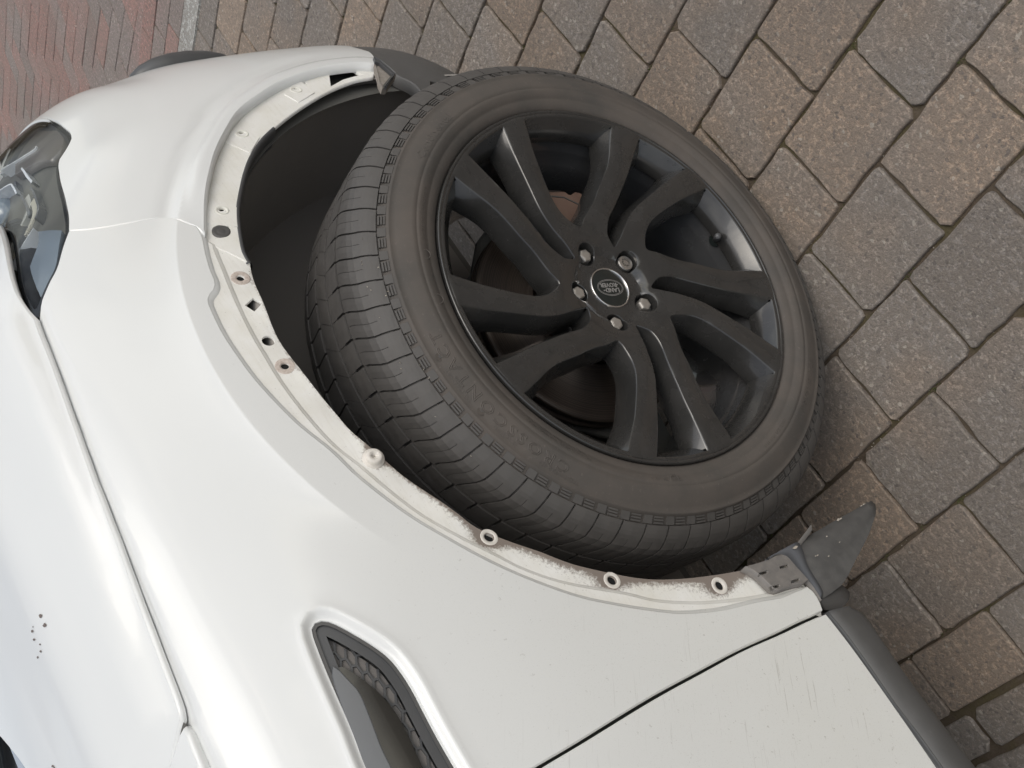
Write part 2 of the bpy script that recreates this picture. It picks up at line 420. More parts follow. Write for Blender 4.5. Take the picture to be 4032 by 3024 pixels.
EDGE = [(.0012, -.0012), (.0016, -.010)]         # rolled panel edge: (outwards, depth)
def panel(name, outer, holes, m, parent, h=0.0, grid=.014, edge=EDGE, hole_edge=None, attr=None, rings=(), orings=(), ew=None, extra=None):
    if sgn_area(outer) < 0: outer = outer[::-1]
    holes = [x if sgn_area(x) < 0 else x[::-1] for x in holes]
    V, T, L = fill2d(outer, holes, grid, rings, orings, extra)
    hf = h if callable(h) else (lambda Q: np.full(len(Q), float(h)))
    P = body(V, h); N = body_n(V, h); verts = [P]; nrm = [N]; faces = [list(t) for t in T]; at = [attr(V)] if attr else None
    base = len(P)
    for k, l in enumerate(L):
        e = edge if k == 0 else (hole_edge or edge)
        if not e: continue
        l = np.array(l); Q = V[l]; out = loop_normals(Q); n = len(l); prev = l
        nb = N[l]
        # outward direction in 3D
        o3 = body(Q + out * 1e-3, h) - body(Q, h); o3 -= nb * (o3 * nb).sum(1)[:, None]; o3 /= np.linalg.norm(o3, axis=1)[:, None] + 1e-12
        acc_o = 0; pd = 0
        # duplicate the border ring so that the panel's own normals stay clean
        for r, (wo_, dp) in enumerate([(0, 0)] + list(e)):
            wsc = (ew(V[l]) if (ew and k == 0) else np.ones(n))[:, None]
            R = P[l] + o3 * wo_ * wsc + nb * dp
            if r == 0: nn = nb * .8 + o3 * .6
            else:
                dw, dd = wo_ - pw, dp - pd; v = np.array([-dd, dw]); v /= np.hypot(*v) + 1e-12
                nn = o3 * v[0] + nb * v[1]
            pw, pd = wo_, dp
            nn = nn / np.linalg.norm(nn, axis=1)[:, None]
            if attr: at.append(at[0][l])
            verts.append(R); nrm.append(nn); ids = np.arange(base, base + n); base += n
            if r > 0:
                for i in range(n):
                    j = (i + 1) % n; faces.append([prev[i], ids[i], ids[j], prev[j]])
            prev = ids
    o = new_obj(name, np.vstack(verts), faces, m, parent, True, np.vstack(nrm), attr=np.concatenate(at) if attr else None)
    return o
def ring_on_body(c, r, n=14, h=0.0, ax=1.0):
    """small circle of radius r (metres) on the body round a picture point"""
    q = inv([c], h)[0]; e = 1e-3
    a = np.linalg.norm(body(q + [e, 0]) - body(q)) / e; b = np.linalg.norm(body(q + [0, e]) - body(q)) / e
    th = np.linspace(0, 2 * np.pi, n, endpoint=False)
    return np.stack([q[0] + np.cos(th) * r / a, q[1] + np.sin(th) * r * ax / b], 1), q

# ------------------------------------------------------------------ the car
car = empty('car', (.56, 1.45, 0.0))
tag(car, 'white car with black alloy wheel turned outwards and the wheel arch trim missing', 'car')

# traced border lines (pixel positions of the photograph, carried onto the body surface)
L_HOOD = [(138, 1262), (200, 1426), (255, 1577), (315, 1746), (368, 1893), (422, 2034), (483, 2196), (522, 2303), (562, 2412), (622, 2572), (681, 2726), (705, 2795)]
L_HOODTIP = [(705, 2795), (712, 2815), (713, 2835), (708, 2855), (703, 2868)]
L_HOODEND = [(703, 2868), (669, 3024), (645, 3120)]
L_SEAM = [(272, 911), (380, 902), (506, 880), (600, 862), (655, 857), (690, 862), (735, 880), (775, 897), (804, 927)]
L_SEAM2 = [(804, 927), (850, 950), (915, 978), (983, 1012)]
L_LAMP_SIDE = [(272, 911), (272, 855), (260, 791), (240, 720), (231, 665), (234, 630), (253, 601), (275, 563), (282, 545), (276, 522), (253, 500), (225, 478), (196, 465), (165, 459)]
L_LAMP_LOW = [(272, 911), (253, 962), (228, 1050), (195, 1116), (163, 1192), (138, 1262)]
L_CREASE2 = [(772, 893), (796, 941), (811, 1013), (826, 1064), (842, 1100), (845, 1124), (836, 1145), (822, 1160), (817, 1180), (825, 1210), (869, 1303), (931, 1399), (999, 1491), (1090, 1592), (1180, 1680), (1300, 1776), (1417, 1888), (1594, 2023), (1770, 2129), (1946, 2223), (2123, 2299), (2299, 2358), (2475, 2393), (2600, 2411), (2693, 2418), (2837, 2406), (2982, 2372), (3078, 2356), (3150, 2330)]
L_CREASE3 = [(835, 950), (864, 1028), (902, 1124), (941, 1211), (989, 1308), (1038, 1390), (1100, 1491), (1190, 1612), (1300, 1735), (1417, 1829), (1535, 1929), (1653, 2017), (1794, 2099), (1946, 2176), (2064, 2235), (2240, 2293), (2475, 2335), (2600, 2364), (2760, 2372), (2900, 2362), (3040, 2340), (3130, 2310)]
L_ARCH_R = [(985, 1018), (1000, 1075), (1028, 1149), (1081, 1279), (1158, 1399), (1226, 1491), (1324, 1600), (1394, 1688), (1500, 1776), (1653, 1894), (1805, 2005), (1880, 2055), (1976, 2094), (2123, 2152), (2210, 2190), (2299, 2217), (2475, 2249), (2600, 2264), (2741, 2261), (2924, 2237), (3040, 2210), (3110, 2185)]
L_ARCH_F = [(985, 1018), (962, 980), (948, 918), (940, 860), (937, 804), (949, 728), (962, 670), (987, 601), (1038, 525), (1139, 437), (1234, 373), (1316, 329), (1400, 297), (1470, 285)]
L_BUMP_ARCH = [(804, 927), (802, 860), (804, 785), (811, 735), (823, 684), (840, 620), (867, 557), (918, 468), (960, 424), (1013, 386), (1075, 346), (1139, 316), (1266, 276), (1400, 258), (1478, 262)]
L_DOOR_F = [(2000, 3080), (2087, 3024), (2279, 2911), (2552, 2743), (2760, 2630), (2919, 2546), (3079, 2474), (3159, 2434), (3238, 2402)]
L_FEND_BOT = [(3238, 2402), (3226, 2370), (3205, 2335), (3180, 2312), (3150, 2300), (3110, 2290)]
L_DOOR_R = [(2037, 3096), (2125, 3035), (2300, 2930), (2570, 2764), (2775, 2651), (2930, 2567), (3090, 2496), (3170, 2457), (3251, 2421)]
L_DOOR_B = [(3251, 2421), (3318, 2506), (3398, 2614), (3558, 2841), (3685, 3024), (3760, 3130)]
P = lambda s, t: ('p', s, t)
V_OUT = [(1445, 3024), (1417, 2957), (1382, 2865), (1325, 2735), (1280, 2630), (1244, 2537), (1226, 2481), (1232, 2451), (1263, 2435), (1306, 2441), (1386, 2481), (1479, 2537), (1541, 2586), (1590, 2648), (1630, 2712), (1664, 2778), (1726, 2895), (1800, 3024), (1850, 3110)]

# fender: the side panel between hood, lamp, bumper, door and wheel arch
L_HOOD_UND = [(x - 38 * min(1, i / 1.5), y + 8 * min(1, i / 1.5)) for i, (x, y) in enumerate(L_HOOD)]
fend_outer = loop([L_HOOD_UND, [(669, 2803), (690, 2870), (705, 2930), (770, 3060), (800, 3110)], [P(.10, 9.6), P(.02, 9.4)], [P(.02, 9.4), P(.045, 7.5), P(.072, 6.3)],
                   L_DOOR_F[1:], L_FEND_BOT[:4], L_CREASE2[::-1][1:], [(772, 893), (735, 880), (690, 862)], L_SEAM[::-1][3:], L_LAMP_LOW], .008)
vent_hole = resample(np.vstack([crs(inv(V_OUT), 4), inv([P(.02, 6.55)]), inv([P(.02, 7.6)])]), .008, True)
def hood_dip(Q):
    d = dist_poly(HL, Q, False); return -.0065 * (1 - sm(d, .004, .034))
HL = crs(inv(L_HOOD + [(712, 2860), (735, 2920), (800, 3050)]), 3)
def vent_lip(Q):
    # raised, rolled rim of the metal round the side vent
    d = dist_poly(vent_hole, Q); return hood_dip(Q) + .0010 * np.exp(-((d - .0115) / .006) ** 2) - .0050 * (1 - sm(d, .0, .0115))
C2Q = crs(inv(L_CREASE2), 3)
def circle_param(r, a0, a1, n=90):
    out = []
    for a in np.radians(np.linspace(a0, a1, n)):
        X = ARC[0] + r * math.cos(a); Z = ARC[1] + r * math.sin(a); q = np.array([np.interp(X, _px, _s), 5.0])
        for _ in range(60):
            p = base_surf(q[0], q[1]); q[0] += (X - p[0]) * .8; q[1] = np.clip(q[1] + (Z - p[2]) / .09 * .7, 0, 13)
        out.append((q[0], q[1] * TS))
    return np.array(out)
CRP = np.vstack([circle_param(r, 30, 122) for r in (.5005, .5035, .508, .514, .522, .531, .542, .556, .572)])
fender = panel('fender', fend_outer, [vent_hole], PAINT_LOW, car, h=vent_lip, grid=.0115,
               edge=[(.0022, -.0009), (.0068, -.0052), (.0070, -.010)], hole_edge=[(.0004, -.0006), (.0010, -.0040), (.0010, -.010)],
               rings=(.0025, .005, .0075, .010, .0125, .016, .020), ew=lambda Q: .16 + .84 * (1 - sm(dist_poly(C2Q, Q, False), .003, .012)), extra=CRP)
reg(fender)
# two stepped strips of bare flange where the arch trim is missing
band_outer = loop([L_CREASE3, L_FEND_BOT[::-1], [(3238, 2402), (3160, 2345)], [(3160, 2345)] + [(x - 6, y + 8) for x, y in L_CREASE2[::-1][1:-1]] + [(760, 885)], [(804, 932), (830, 948)]], .007)
def holes_on(cs, h):
    return [ring_on_body(c, r, 14, h)[0] for c, r in cs]
HOLES_R = [((947, 1095), .0045), ((1122, 1442), .0045), ((1470, 1806), .0016), ((1926, 2115), .0054), ((2410, 2285), .0052), ((2833, 2306), .0052)]
H_BAND, H_FL = -.0048, -.0088
PLUG = ((1057, 1340), .0055)
def square_on_body(c, w, hgt, h, ang=0.2):
    q = inv([c], h)[0]
    pts = []
    for a, b in ((-1, -1), (0, -1), (1, -1), (1, 0), (1, 1), (0, 1), (-1, 1), (-1, 0)):
        x, y = a * w, b * hgt; pts.append((q[0] + x * math.cos(ang) - y * math.sin(ang), q[1] + x * math.sin(ang) + y * math.cos(ang)))
    return np.array(pts)
fl_holes = holes_on(HOLES_R[:2] + HOLES_R[3:], H_FL) + [ring_on_body(PLUG[0], .0072, 16, H_FL)[0], square_on_body((999, 1200), .0070, .0085, H_FL, .45)]
hole_px = [np.array(c) for c, _ in HOLES_R]
flange_outer = loop([L_ARCH_R, [(3110, 2185), (3150, 2240), (3190, 2300)], [(3190, 2300)] + [(x - 8, y + 10) for x, y in L_CREASE3[::-1][1:]], [(815, 925), (850, 948), (915, 976), (985, 1018)]], .006)
_archq = crs(inv(L_ARCH_R), 3); _hq = inv([tuple(c) for c, _ in HOLES_R], H_FL)
def grime(Q):
    d = dist_poly(_archq, Q, False); s = Q[:, 0]
    wear = 1 - sm(s, .22, .50)                       # the rear part is far rustier
    g = .34 * np.exp(-d / .004) + (.12 + wear * .42) * np.exp(-d / .012)
    for i, q in enumerate(_hq):
        r = np.hypot(Q[:, 0] - q[0], Q[:, 1] - q[1]); k = (.42, .45, .75, .80, .6, .75)[i]
        up = np.exp(-(((Q[:, 1] - q[1]) + .012) / .012) ** 2)
        g = g + k * np.exp(-(r / .0125) ** 2) + (k > .45) * .30 * np.exp(-((Q[:, 0] - q[0]) / .014) ** 2) * np.exp(-d / .016)
    return g + .06 * wear
def waves(Q):
    """slightly crumpled inner edge between the fixings"""
    d = dist_poly(_archq, Q, False)
    return H_FL + .0022 * np.exp(-d / .012) * np.sin(Q[:, 0] * 62.0)
flange = panel('arch_flange', flange_outer, fl_holes, FLANGE, fender, h=waves, grid=.0055, edge=[(.0006, -.0010), (.0006, -.003)], hole_edge=[(-.0002, -.004)], attr=grime)
band = panel('arch_step', band_outer, [], FLANGE, fender, h=H_BAND, grid=.008, edge=[(.0018, -.0007), (.0062, -.0042)], attr=lambda Q: .25 * grime(Q))
def annulus(name, c, r0, r1, m, parent, h0, h1, n=20, dome=None, attr=None):
    """raised ring (or dome) standing on the body surface round a picture point"""
    if parent is fender: h0 = waves
    q = inv([c], h0)[0]; Pc = body(q, h0)[0]; N = body_n(q, h0)[0]
    X = body(q + [1e-3, 0], h0)[0] - Pc; X -= N * (X @ N); X /= np.linalg.norm(X); Y = np.cross(N, X)
    th = np.linspace(0, 2 * np.pi, n, endpoint=False); prof = dome or [(r1, -.0004), (r1 * .96, h1 * .7), (r1 * .88, h1), (r0 * 1.35, h1 * .8), (r0 * 1.02, h1 * .3), (r0, -.003)]
    V = []; F = []
    for r, z in prof:
        V += [Pc + X * r * math.cos(a) + Y * r * math.sin(a) + N * z for a in th]
    for k in range(len(prof) - 1):
        for i in range(n):
            j = (i + 1) % n; F.append((k * n + i, k * n + j, (k + 1) * n + j, (k + 1) * n + i))
    if dome:
        V.append(Pc + N * prof[-1][1]); F += [((len(prof) - 1) * n + i, (len(prof) - 1) * n + (i + 1) % n, len(V) - 1) for i in range(n)]
    return new_obj(name, V, F, m, parent, True)
HOLEM = mat('hole_shade_black', (0.02, 0.02, 0.02), 0.9, spec=.1)
RINGM = mat('bare_primer_ring', (0.70, 0.66, 0.60), 0.55)
RINGR = black_mat('rust_stained_ring', (0.62, 0.55, 0.49), 0.6, 0.7, (0.30, 0.22, 0.18), 400)
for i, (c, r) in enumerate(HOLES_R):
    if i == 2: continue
    annulus('hole_shade', c, r, r * 1.05, HOLEM, fender, 0, 0, 14, dome=[(r * 1.06, -.0022), (.001, -.0021)])  # black disc that paints the shade inside each hole
    annulus('fixing_ring', c, r, .0100 if i > 1 else .0112, RINGM if i > 1 else RINGR, fender, 0, .0004)
rv = annulus('plastic_rivet', HOLES_R[2][0], .002, .010, RINGM, fender, H_FL - .001, .0, 22,
             dome=[(.0118, 0), (.0115, .0012), (.0095, .0014), (.0090, .0022), (.0088, .0060), (.0074, .0074), (.0040, .0076), (.0036, .0066), (.0016, .0064), (.0014, .0030)])
rv['label'] = 'round white plastic rivet still in its hole'

# bumper: wraps from the wheel arch round to the front
L_TOPFRONT = [P(1.19, 8.74), P(1.30, 8.72), P(1.42, 8.75), P(1.60, 8.9), P(1.98, 9.0)]
L_BBOT = [(1478, 262), (1478, 238), (1466, 216), (1452, 203)]
L_SEAM_B = [(x + (3 if x > 700 else 0), y - 5.5) for x, y in L_SEAM]
bump_outer = loop([L_SEAM_B[::-1], L_LAMP_SIDE, L_TOPFRONT, [P(1.98, 9.0), P(1.98, 2.75)], [P(1.98, 2.75), P(1.5, 2.78), P(1.25, 2.95), P(1.155, 3.0)], L_BBOT[::-1], L_BUMP_ARCH[::-1]], .009)
def bump_feat(Q):
    s, t = Q[:, 0], Q[:, 1] / TS
    d = dist_poly(BA, Q, False)
    a = .0055 * (1 - sm(d, .014, .034)) * sm(dist_poly(SQ, Q, False), .004, .07)                        # flared band hugging the arch
    c = -.0030 * np.exp(-((d - .050) / .014) ** 2) * sm(t, 3.5, 5)
    f = -.008 * np.exp(-(((s - 1.22) / .10) ** 2 + ((t - 6.9) / .55) ** 2))    # dished area above the fog lamp
    g = .0035 * np.exp(-(((s - .98) / .05) ** 2)) * sm(t, 6, 7.4) * (1 - sm(t, 8.0, 8.8))
    return a + c + f + g
BA = crs(inv(L_BUMP_ARCH), 3); SQ = crs(inv(L_SEAM), 3)
bumper = panel('bumper', bump_outer, [], PAINT, car, h=bump_feat, grid=.012, edge=[(.0018, -.0014), (.0042, -.0085), (.0042, -.014)], ew=lambda Q: .14 + .86 * (1 - sm(dist_poly(BA, Q, False), .003, .012)), orings=(.004, .010, .016, .022, .028, .034), extra=CRP)
reg(bumper)
_sq = resample(crs(inv(L_SEAM[:-1]), 4), .01); _sn = loop_normals(_sq)
V = np.vstack([body(_sq - _sn * .004, -.0035), body(_sq + _sn * .004, -.0035)]); n_ = len(_sq)
new_obj('seam_shadow_gap', V[:], [(i, i + 1, n_ + i + 1, n_ + i) for i in range(1, n_ - 2)], INNER, bumper)
# stepped flange of the bumper with its fixing tabs
L_BFL_OUT = [(x - 6 * (x > 830) * 0 - 4, y - 3) for x, y in L_BUMP_ARCH]
bf_outer = loop([L_ARCH_F, [(1470, 285), (1480, 250)], [(x - 5, y - 4) for x, y in L_BUMP_ARCH[::-1]], [(798, 930), (850, 952), (915, 980), (985, 1018)]], .007)
cut = inv([(1302, 345), (1296, 300), (1300, 288), (1318, 280), (1352, 276), (1390, 279), (1408, 290), (1432, 300), (1400, 304), (1350, 318)], -.009)
bf_holes = [ring_on_body((871, 914), .0115, 18, -.009)[0], ring_on_body((874, 829), .0048, 12, -.009)[0], ring_on_body((953, 527), .0050, 12, -.009)[0],
            ring_on_body((1166, 354), .0050, 12, -.009)[0], square_on_body((1197, 335), .006, .0035, -.009, .3), cut]
bflange = panel('bumper_flange', bf_outer, bf_holes, FLANGE, bumper, h=-.0072, grid=.008, edge=[(.001, -.001), (.001, -.005)], hole_edge=[(-.0003, -.005)],
                attr=lambda Q: .10 + 0 * Q[:, 0])
for qd in ([(810, 785), (933, 801), (936, 876), (816, 862)], [(911, 478), (1022, 525), (987, 585), (880, 538)], [(1171, 294), (1240, 348), (1177, 386), (1120, 354)]):
    lp = loop([[qd[i], qd[(i + 1) % 4]] for i in range(4)], .006)
    hl = [x for x in bf_holes[1:5] if inside(lp, x.mean(0)[None])[0]]
    panel('fixing_tab', lp, hl, FLANGE, bumper, h=-.0060, grid=.008, edge=[(.0005, -.0006), (.0005, -.003)], hole_edge=[(-.0002, -.003)], attr=lambda Q: .05 + 0 * Q[:, 0])
for c, r in (((874, 829), .0048), ((953, 527), .0050), ((1166, 354), .0050)):
    annulus('fixing_ring', c, r, r * 1.75, PAINT_EDGE, bumper, -.0062, .0009, 16)
annulus('black_plug', (871, 914), .003, .0115, TRIM, bumper, -.0085, 0, 18, dome=[(.0112, 0), (.0110, .0012), (.0085, .0022), (.0060, .0010), (.0045, .0016), (.002, .0018)])['label'] = 'round black plug with star recess'

# front edge piece in black plastic below the bumper, visible past the wheel
def strip_on_body(name, s0, s1, t0, t1, m, h=0.0, parent=None, n=40, k=10):
    ss = np.linspace(s0, s1, n); tt = np.linspace(t0, t1, k)
    Q = np.array([(a, b * TS) for a in ss for b in tt]); V = body(Q, h); F = []
    for i in range(n - 1):
        for j in range(k - 1):
            F.append((i * k + j, (i + 1) * k + j, (i + 1) * k + j + 1, i * k + j + 1))
    return new_obj(name, V, F, m, parent or car, True)
low = loop([[(1478, 262), (1478, 238), (1466, 216), (1452, 203)], [P(1.155, 2.96), P(1.25, 2.9), P(1.5, 2.74), P(1.98, 2.7)], [P(1.98, 2.7), P(1.98, .55)],
            [P(1.98, .55), P(1.25, .6), P(1.02, .85)], [P(1.02, .85), P(.985, 1.6), P(.990, 2.4)], [(1700, 420), (1640, 330), (1566, 290), (1555, 278), (1540, 262), (1510, 240)]], .010)
valance = panel('front_valance', low, [], TRIM, car, h=-.002, grid=.02, edge=[(.001, -.002), (.0, -.02)]); reg(valance)
# bracket end of the missing trim at the foot of the bumper
def slab(name, pts, thick, m, parent, bevel=.0008):
    """thin plate: polygon of 3D points (roughly planar) with a thickness vector"""
    Pn = np.array(pts, float); c = Pn.mean(0); n = len(Pn)
    V = np.vstack([Pn, c + (Pn - c) * (1 - bevel / (np.linalg.norm(Pn - c, axis=1)[:, None])) - thick * -.15, Pn + thick])
    F = [tuple(range(n, 2 * n))] + [(i, (i + 1) % n, n + (i + 1) % n, n + i) for i in range(n)] + [(i + 2 * n, (i + 1) % n + 2 * n, (i + 1) % n, i) for i in range(n)] + [tuple(range(3 * n - 1, 2 * n - 1, -1))]
    return new_obj(name, V, F, m, parent, False)
def pts_y(px_, Y): return [at_y(x, y, Y) for x, y in px_]
slab('broken_clip', pts_y([(1478, 238), (1510, 247), (1555, 288), (1560, 294), (1525, 346), (1507, 345), (1495, 320), (1492, 300), (1480, 262)], .885), np.array([0, .012, 0]), black_mat('dirty_beige_clip', (0.30, 0.27, 0.235), 0.8, 0.6, (0.16, 0.13, 0.11), 150), valance)
slab('clip_rib', pts_y([(1472, 222), (1500, 236), (1558, 285), (1522, 342), (1515, 336), (1545, 290), (1495, 246), (1478, 240)], .880), np.array([0, .006, 0]), TRIM2, valance)
slab('clip_slot', pts_y([(1540, 297), (1545, 300), (1515, 340), (1508, 336)], .8795), np.array([0, .002, 0]), INNER, valance)
# black rubber lip between flange and liner at the front of the arch
_lp = resample(crs(inv([(985, 1018), (962, 980), (948, 918), (940, 860), (937, 804), (949, 728), (962, 670), (987, 601), (1030, 533), (1080, 484)]), 5), .010)
_A = body(_lp, -.010); _dir = _A - np.array([ARC[0], 0, ARC[1]]); _dir[:, 1] = 0; _dir /= np.linalg.norm(_dir, axis=1)[:, None]
V = np.vstack([_A + _dir * .004, _A + _dir * .001 + [0, -.004, 0], _A - _dir * .002 + [0, -.003, 0], _A - _dir * .004 + [0, .002, 0], _A - _dir * .003 + [0, .03, 0]]); n_ = len(_A)
new_obj('arch_edge_seal', V, [(k * n_ + i, k * n_ + i + 1, (k + 1) * n_ + i + 1, (k + 1) * n_ + i) for k in range(4) for i in range(n_ - 1)], TRIM2, bumper)
# black fog lamp surround that shows beyond the outline of the bumper
def bulge(name, c, r, m, parent):
    V = []; F = []; n, k = 20, 10
    for j in range(k + 1):
        for i in range(n):
            a = 2 * math.pi * i / n; b = math.pi * j / k
            V.append((c[0] + r[0] * math.sin(b) * math.cos(a), c[1] + r[1] * math.sin(b) * math.sin(a), c[2] + r[2] * math.cos(b)))
    for j in range(k):
        for i in range(n): F.append((j * n + i, j * n + (i + 1) % n, (j + 1) * n + (i + 1) % n, (j + 1) * n + i))
    return new_obj(name, V, F, m, parent, True)
fq = base_surf(1.31, 5.35); bulge('fog_lamp_surround', fq + np.array([-.019, .004, .0]), (.032, .046, .095), TRIM2, bumper)

# hood
hood_outer = loop([L_HOOD, L_HOODTIP, L_HOODEND, [P(.19, 10.6), P(.12, 11.2), P(.05, 11.9)], [P(.05, 11.9), P(-.05, 12.9)][:1] + [P(.32, 12.1), P(.44, 12.35), P(.6, 12.9)],
                   [P(.6, 12.9), P(1.98, 12.9)], [P(1.98, 12.9), P(1.98, 11.6)], [P(1.98, 11.6), P(1.5, 11.5), P(1.2, 11.3), P(1.05, 10.9)], [(0, 910), (54, 1045), (138, 1262)]], .010)
def hood_h(Q):
    d = dist_poly(HL2, Q, False); t = Q[:, 1] / TS
    return .0020 + .0080 * sm(d, 0, .05) + .006 * np.exp(-((t - 11.1) / .35) ** 2)
HL2 = crs(inv(L_HOOD + [(712, 2835), (669, 3024), (645, 3120)]), 3)
hood = panel('hood', hood_outer, [], PAINT, car, h=hood_h, grid=.016, edge=[(.0014, -.0006), (.0030, -.0026), (.0030, -.0065)], orings=(.004, .009, .016)); reg(hood)
ws = panel('windscreen_cowl', np.array([(-.5, 11.2 * TS), (.9, 11.2 * TS), (.9, 12.95 * TS), (-.5, 12.95 * TS)]), [], mat('slate_glass', (0.30, 0.34, 0.40), 0.25, coat=.3), car, h=-.004, grid=.04, edge=None)
_r = body(np.array([(s_, 12.9 * TS) for s_ in np.linspace(-.5, 1.9, 30)]), -.004); _q = _r + np.array([-.25, .9, .02])
new_obj('windscreen', np.vstack([_r, _q]), [(i, i + 1, 31 + i, 30 + i) for i in range(29)], mat('blue_grey_windscreen', (0.32, 0.36, 0.42), 0.25, coat=.3), car, True)
# paint chips on the hood
CHIP = mat('chipped_paint_brown', (0.16, 0.13, 0.115), 0.7)
for i, (x, y, r) in enumerate([(160, 2424, 9), (177, 2462, 9), (128, 2486, 6), (135, 2518, 5), (158, 2537, 4), (161, 2564, 5), (149, 2589, 5), (131, 2468, 3), (208, 3016, 5), (214, 3022, 4)]):
    n = 9; k = rnd.random() * 6
    pts = [(x + r * (.55 + .45 * rnd.random()) * math.cos(k + a * 2 * math.pi / n), y + r * 1.25 * (.55 + .45 * rnd.random()) * math.sin(k + a * 2 * math.pi / n)) for a in range(n)]
    Q = inv(pts, hood_h); hh = lambda q: hood_h(q) + .0004
    V = body(Q, hh); new_obj('paint_chip', V, [tuple(range(n))], CHIP, hood, False)
# painted trim triangle at the foot of the windscreen pillar
tri = loop([[(734, 2876), (727, 2888), (682, 3024), (655, 3110)], [(655, 3110), (835, 3110)], [(835, 3110), (796, 3024), (745, 2895), (741, 2880), (734, 2876)]], .008)
panel('cowl_gap', loop([[(712, 2838), (738, 2872), (700, 2990), (655, 3115)], [(655, 3115), (615, 3115), (660, 3020), (696, 2880)]], .008), [], INNER, car, h=-.0005, grid=.02, edge=None)
pil = panel('pillar_trim', tri, [], PAINT, car, h=.004, grid=.012, edge=[(.002, -.001), (.0035, -.004), (.003, -.010)])

# front door and sill
door_outer = loop([L_DOOR_R, L_DOOR_B, [P(-.25, 2.47), P(-.55, 2.48)], [P(-.55, 2.48), P(-.55, 9.9)], [P(-.55, 9.9), P(.0, 9.6), P(.03, 8.6)]], .010)
door = panel('door', door_outer, [], PAINT_LOW, car, h=.0005, grid=.02, edge=[(.0012, -.0012), (.0018, -.012)]); reg(door)
L_TRIM_IN = [(3251, 2414), (3318, 2506), (3398, 2614), (3558, 2841), (3685, 3024), (3760, 3130)]
sill = empty('sill_trim', (0, .87, .35), car)
def sheet3d(name, rows, thick, m, parent, smooth=True):
    """grid of 3D points (rows of equal length) given a thickness in y"""
    R = np.array(rows, float); a, b = R.shape[:2]
    V = np.vstack([R.reshape(-1, 3), R.reshape(-1, 3) + np.array([0.0, thick, 0])]); F = []; o = a * b
    for i in range(a - 1):
        for j in range(b - 1):
            F.append((i * b + j, (i + 1) * b + j, (i + 1) * b + j + 1, i * b + j + 1)); F.append((o + i * b + j, o + i * b + j + 1, o + (i + 1) * b + j + 1, o + (i + 1) * b + j))
    for i in range(a - 1):
        for j in (0, b - 1): F.append((i * b + j, (i + 1) * b + j, o + (i + 1) * b + j, o + i * b + j))
    for j in range(b - 1):
        for i in (0, a - 1): F.append((i * b + j, i * b + j + 1, o + i * b + j + 1, o + i * b + j))
    return new_obj(name, V, F, m, parent, smooth)
def yrow(l): return [at_y(x, y, Y) for x, y, Y in l]
def srow(pts, Y): 
    q = np.array([at_y(x, y, Y) for x, y in pts]); q = crs(q, 5)
    e = q[-1] + (q[-1] - q[-2]) / np.linalg.norm(q[-1] - q[-2]) * .5; return resample(np.vstack([q, e]), 1e9) if False else np.vstack([q, e])
S0 = [(3243, 2418), (3312, 2510), (3392, 2618), (3495, 2753), (3589, 2893), (3690, 3032)]
S1_ = [(3258, 2408), (3330, 2495), (3415, 2612), (3520, 2765), (3612, 2885), (3712, 3024)]
S2_ = [(3290, 2398), (3375, 2480), (3470, 2600), (3570, 2725), (3670, 2868), (3775, 3018)]
S3_ = [(3330, 2388), (3398, 2428), (3475, 2530), (3590, 2694), (3690, 2832), (3826, 3008)]
S4_ = [(3345, 2386), (3412, 2432), (3490, 2548), (3602, 2706), (3705, 2842), (3842, 3024)]
sheet3d('seam_strip', [srow(S0, .8640), srow(S0, .8605), srow([((a + c_) / 2, (b_ + d_) / 2) for (a, b_), (c_, d_) in zip(S0, S1_)], .8590), srow(S1_, .8600)], .01, TRIM2, sill)
rows = [srow(S1_, .8640), srow(S1_, .8595), srow([(x + 5, y - 3) for x, y in S1_], .8580), srow(S2_, .8570), srow(S3_, .8600), srow(S4_, .8660)]
rows.append(np.array(rows[-1]) + np.array([0, .03, -.012])); rows.append(np.array(rows[-1]) + np.array([0, .12, .0]))
sheet3d('sill_panel', rows, .004, TRIM, sill)

# ---------------------------------------------------------------- side vent
vent = empty('side_vent', tuple(base_surf(.2, 7.0)), car)
def shrink(Q, d):
    if sgn_area(Q) < 0: Q = Q[::-1]
    R_ = Q - loop_normals(Q) * d
    return R_[dist_poly(Q, R_) > d * .93]
vo = vent_hole if sgn_area(vent_hole) > 0 else vent_hole[::-1]
fr_o = shrink(vo, .0035); fr_i = shrink(vo, .0145)
panel('frame', fr_o, [fr_i[::-1]], TRIM2, vent, h=-.0085, grid=.008, edge=[(.001, -.001), (.001, -.004)], hole_edge=[(-.002, -.0012), (-.0035, -.006), (-.0035, -.012)])
panel('frame_lip', shrink(vo, .0012), [shrink(vo, .0045)[::-1]], TRIM, vent, h=-.0060, grid=.004, edge=[(.0006, -.001), (.0006, -.005)], hole_edge=[(-.0006, -.001), (-.0006, -.005)])
MESHB = black_mat('vent_backing', (0.15, 0.138, 0.128), 0.6, 0.3, (0.19, 0.175, 0.16), 60)
panel('backing', shrink(vo, .014), [], MESHB, vent, h=-.0168, grid=.02, edge=None)
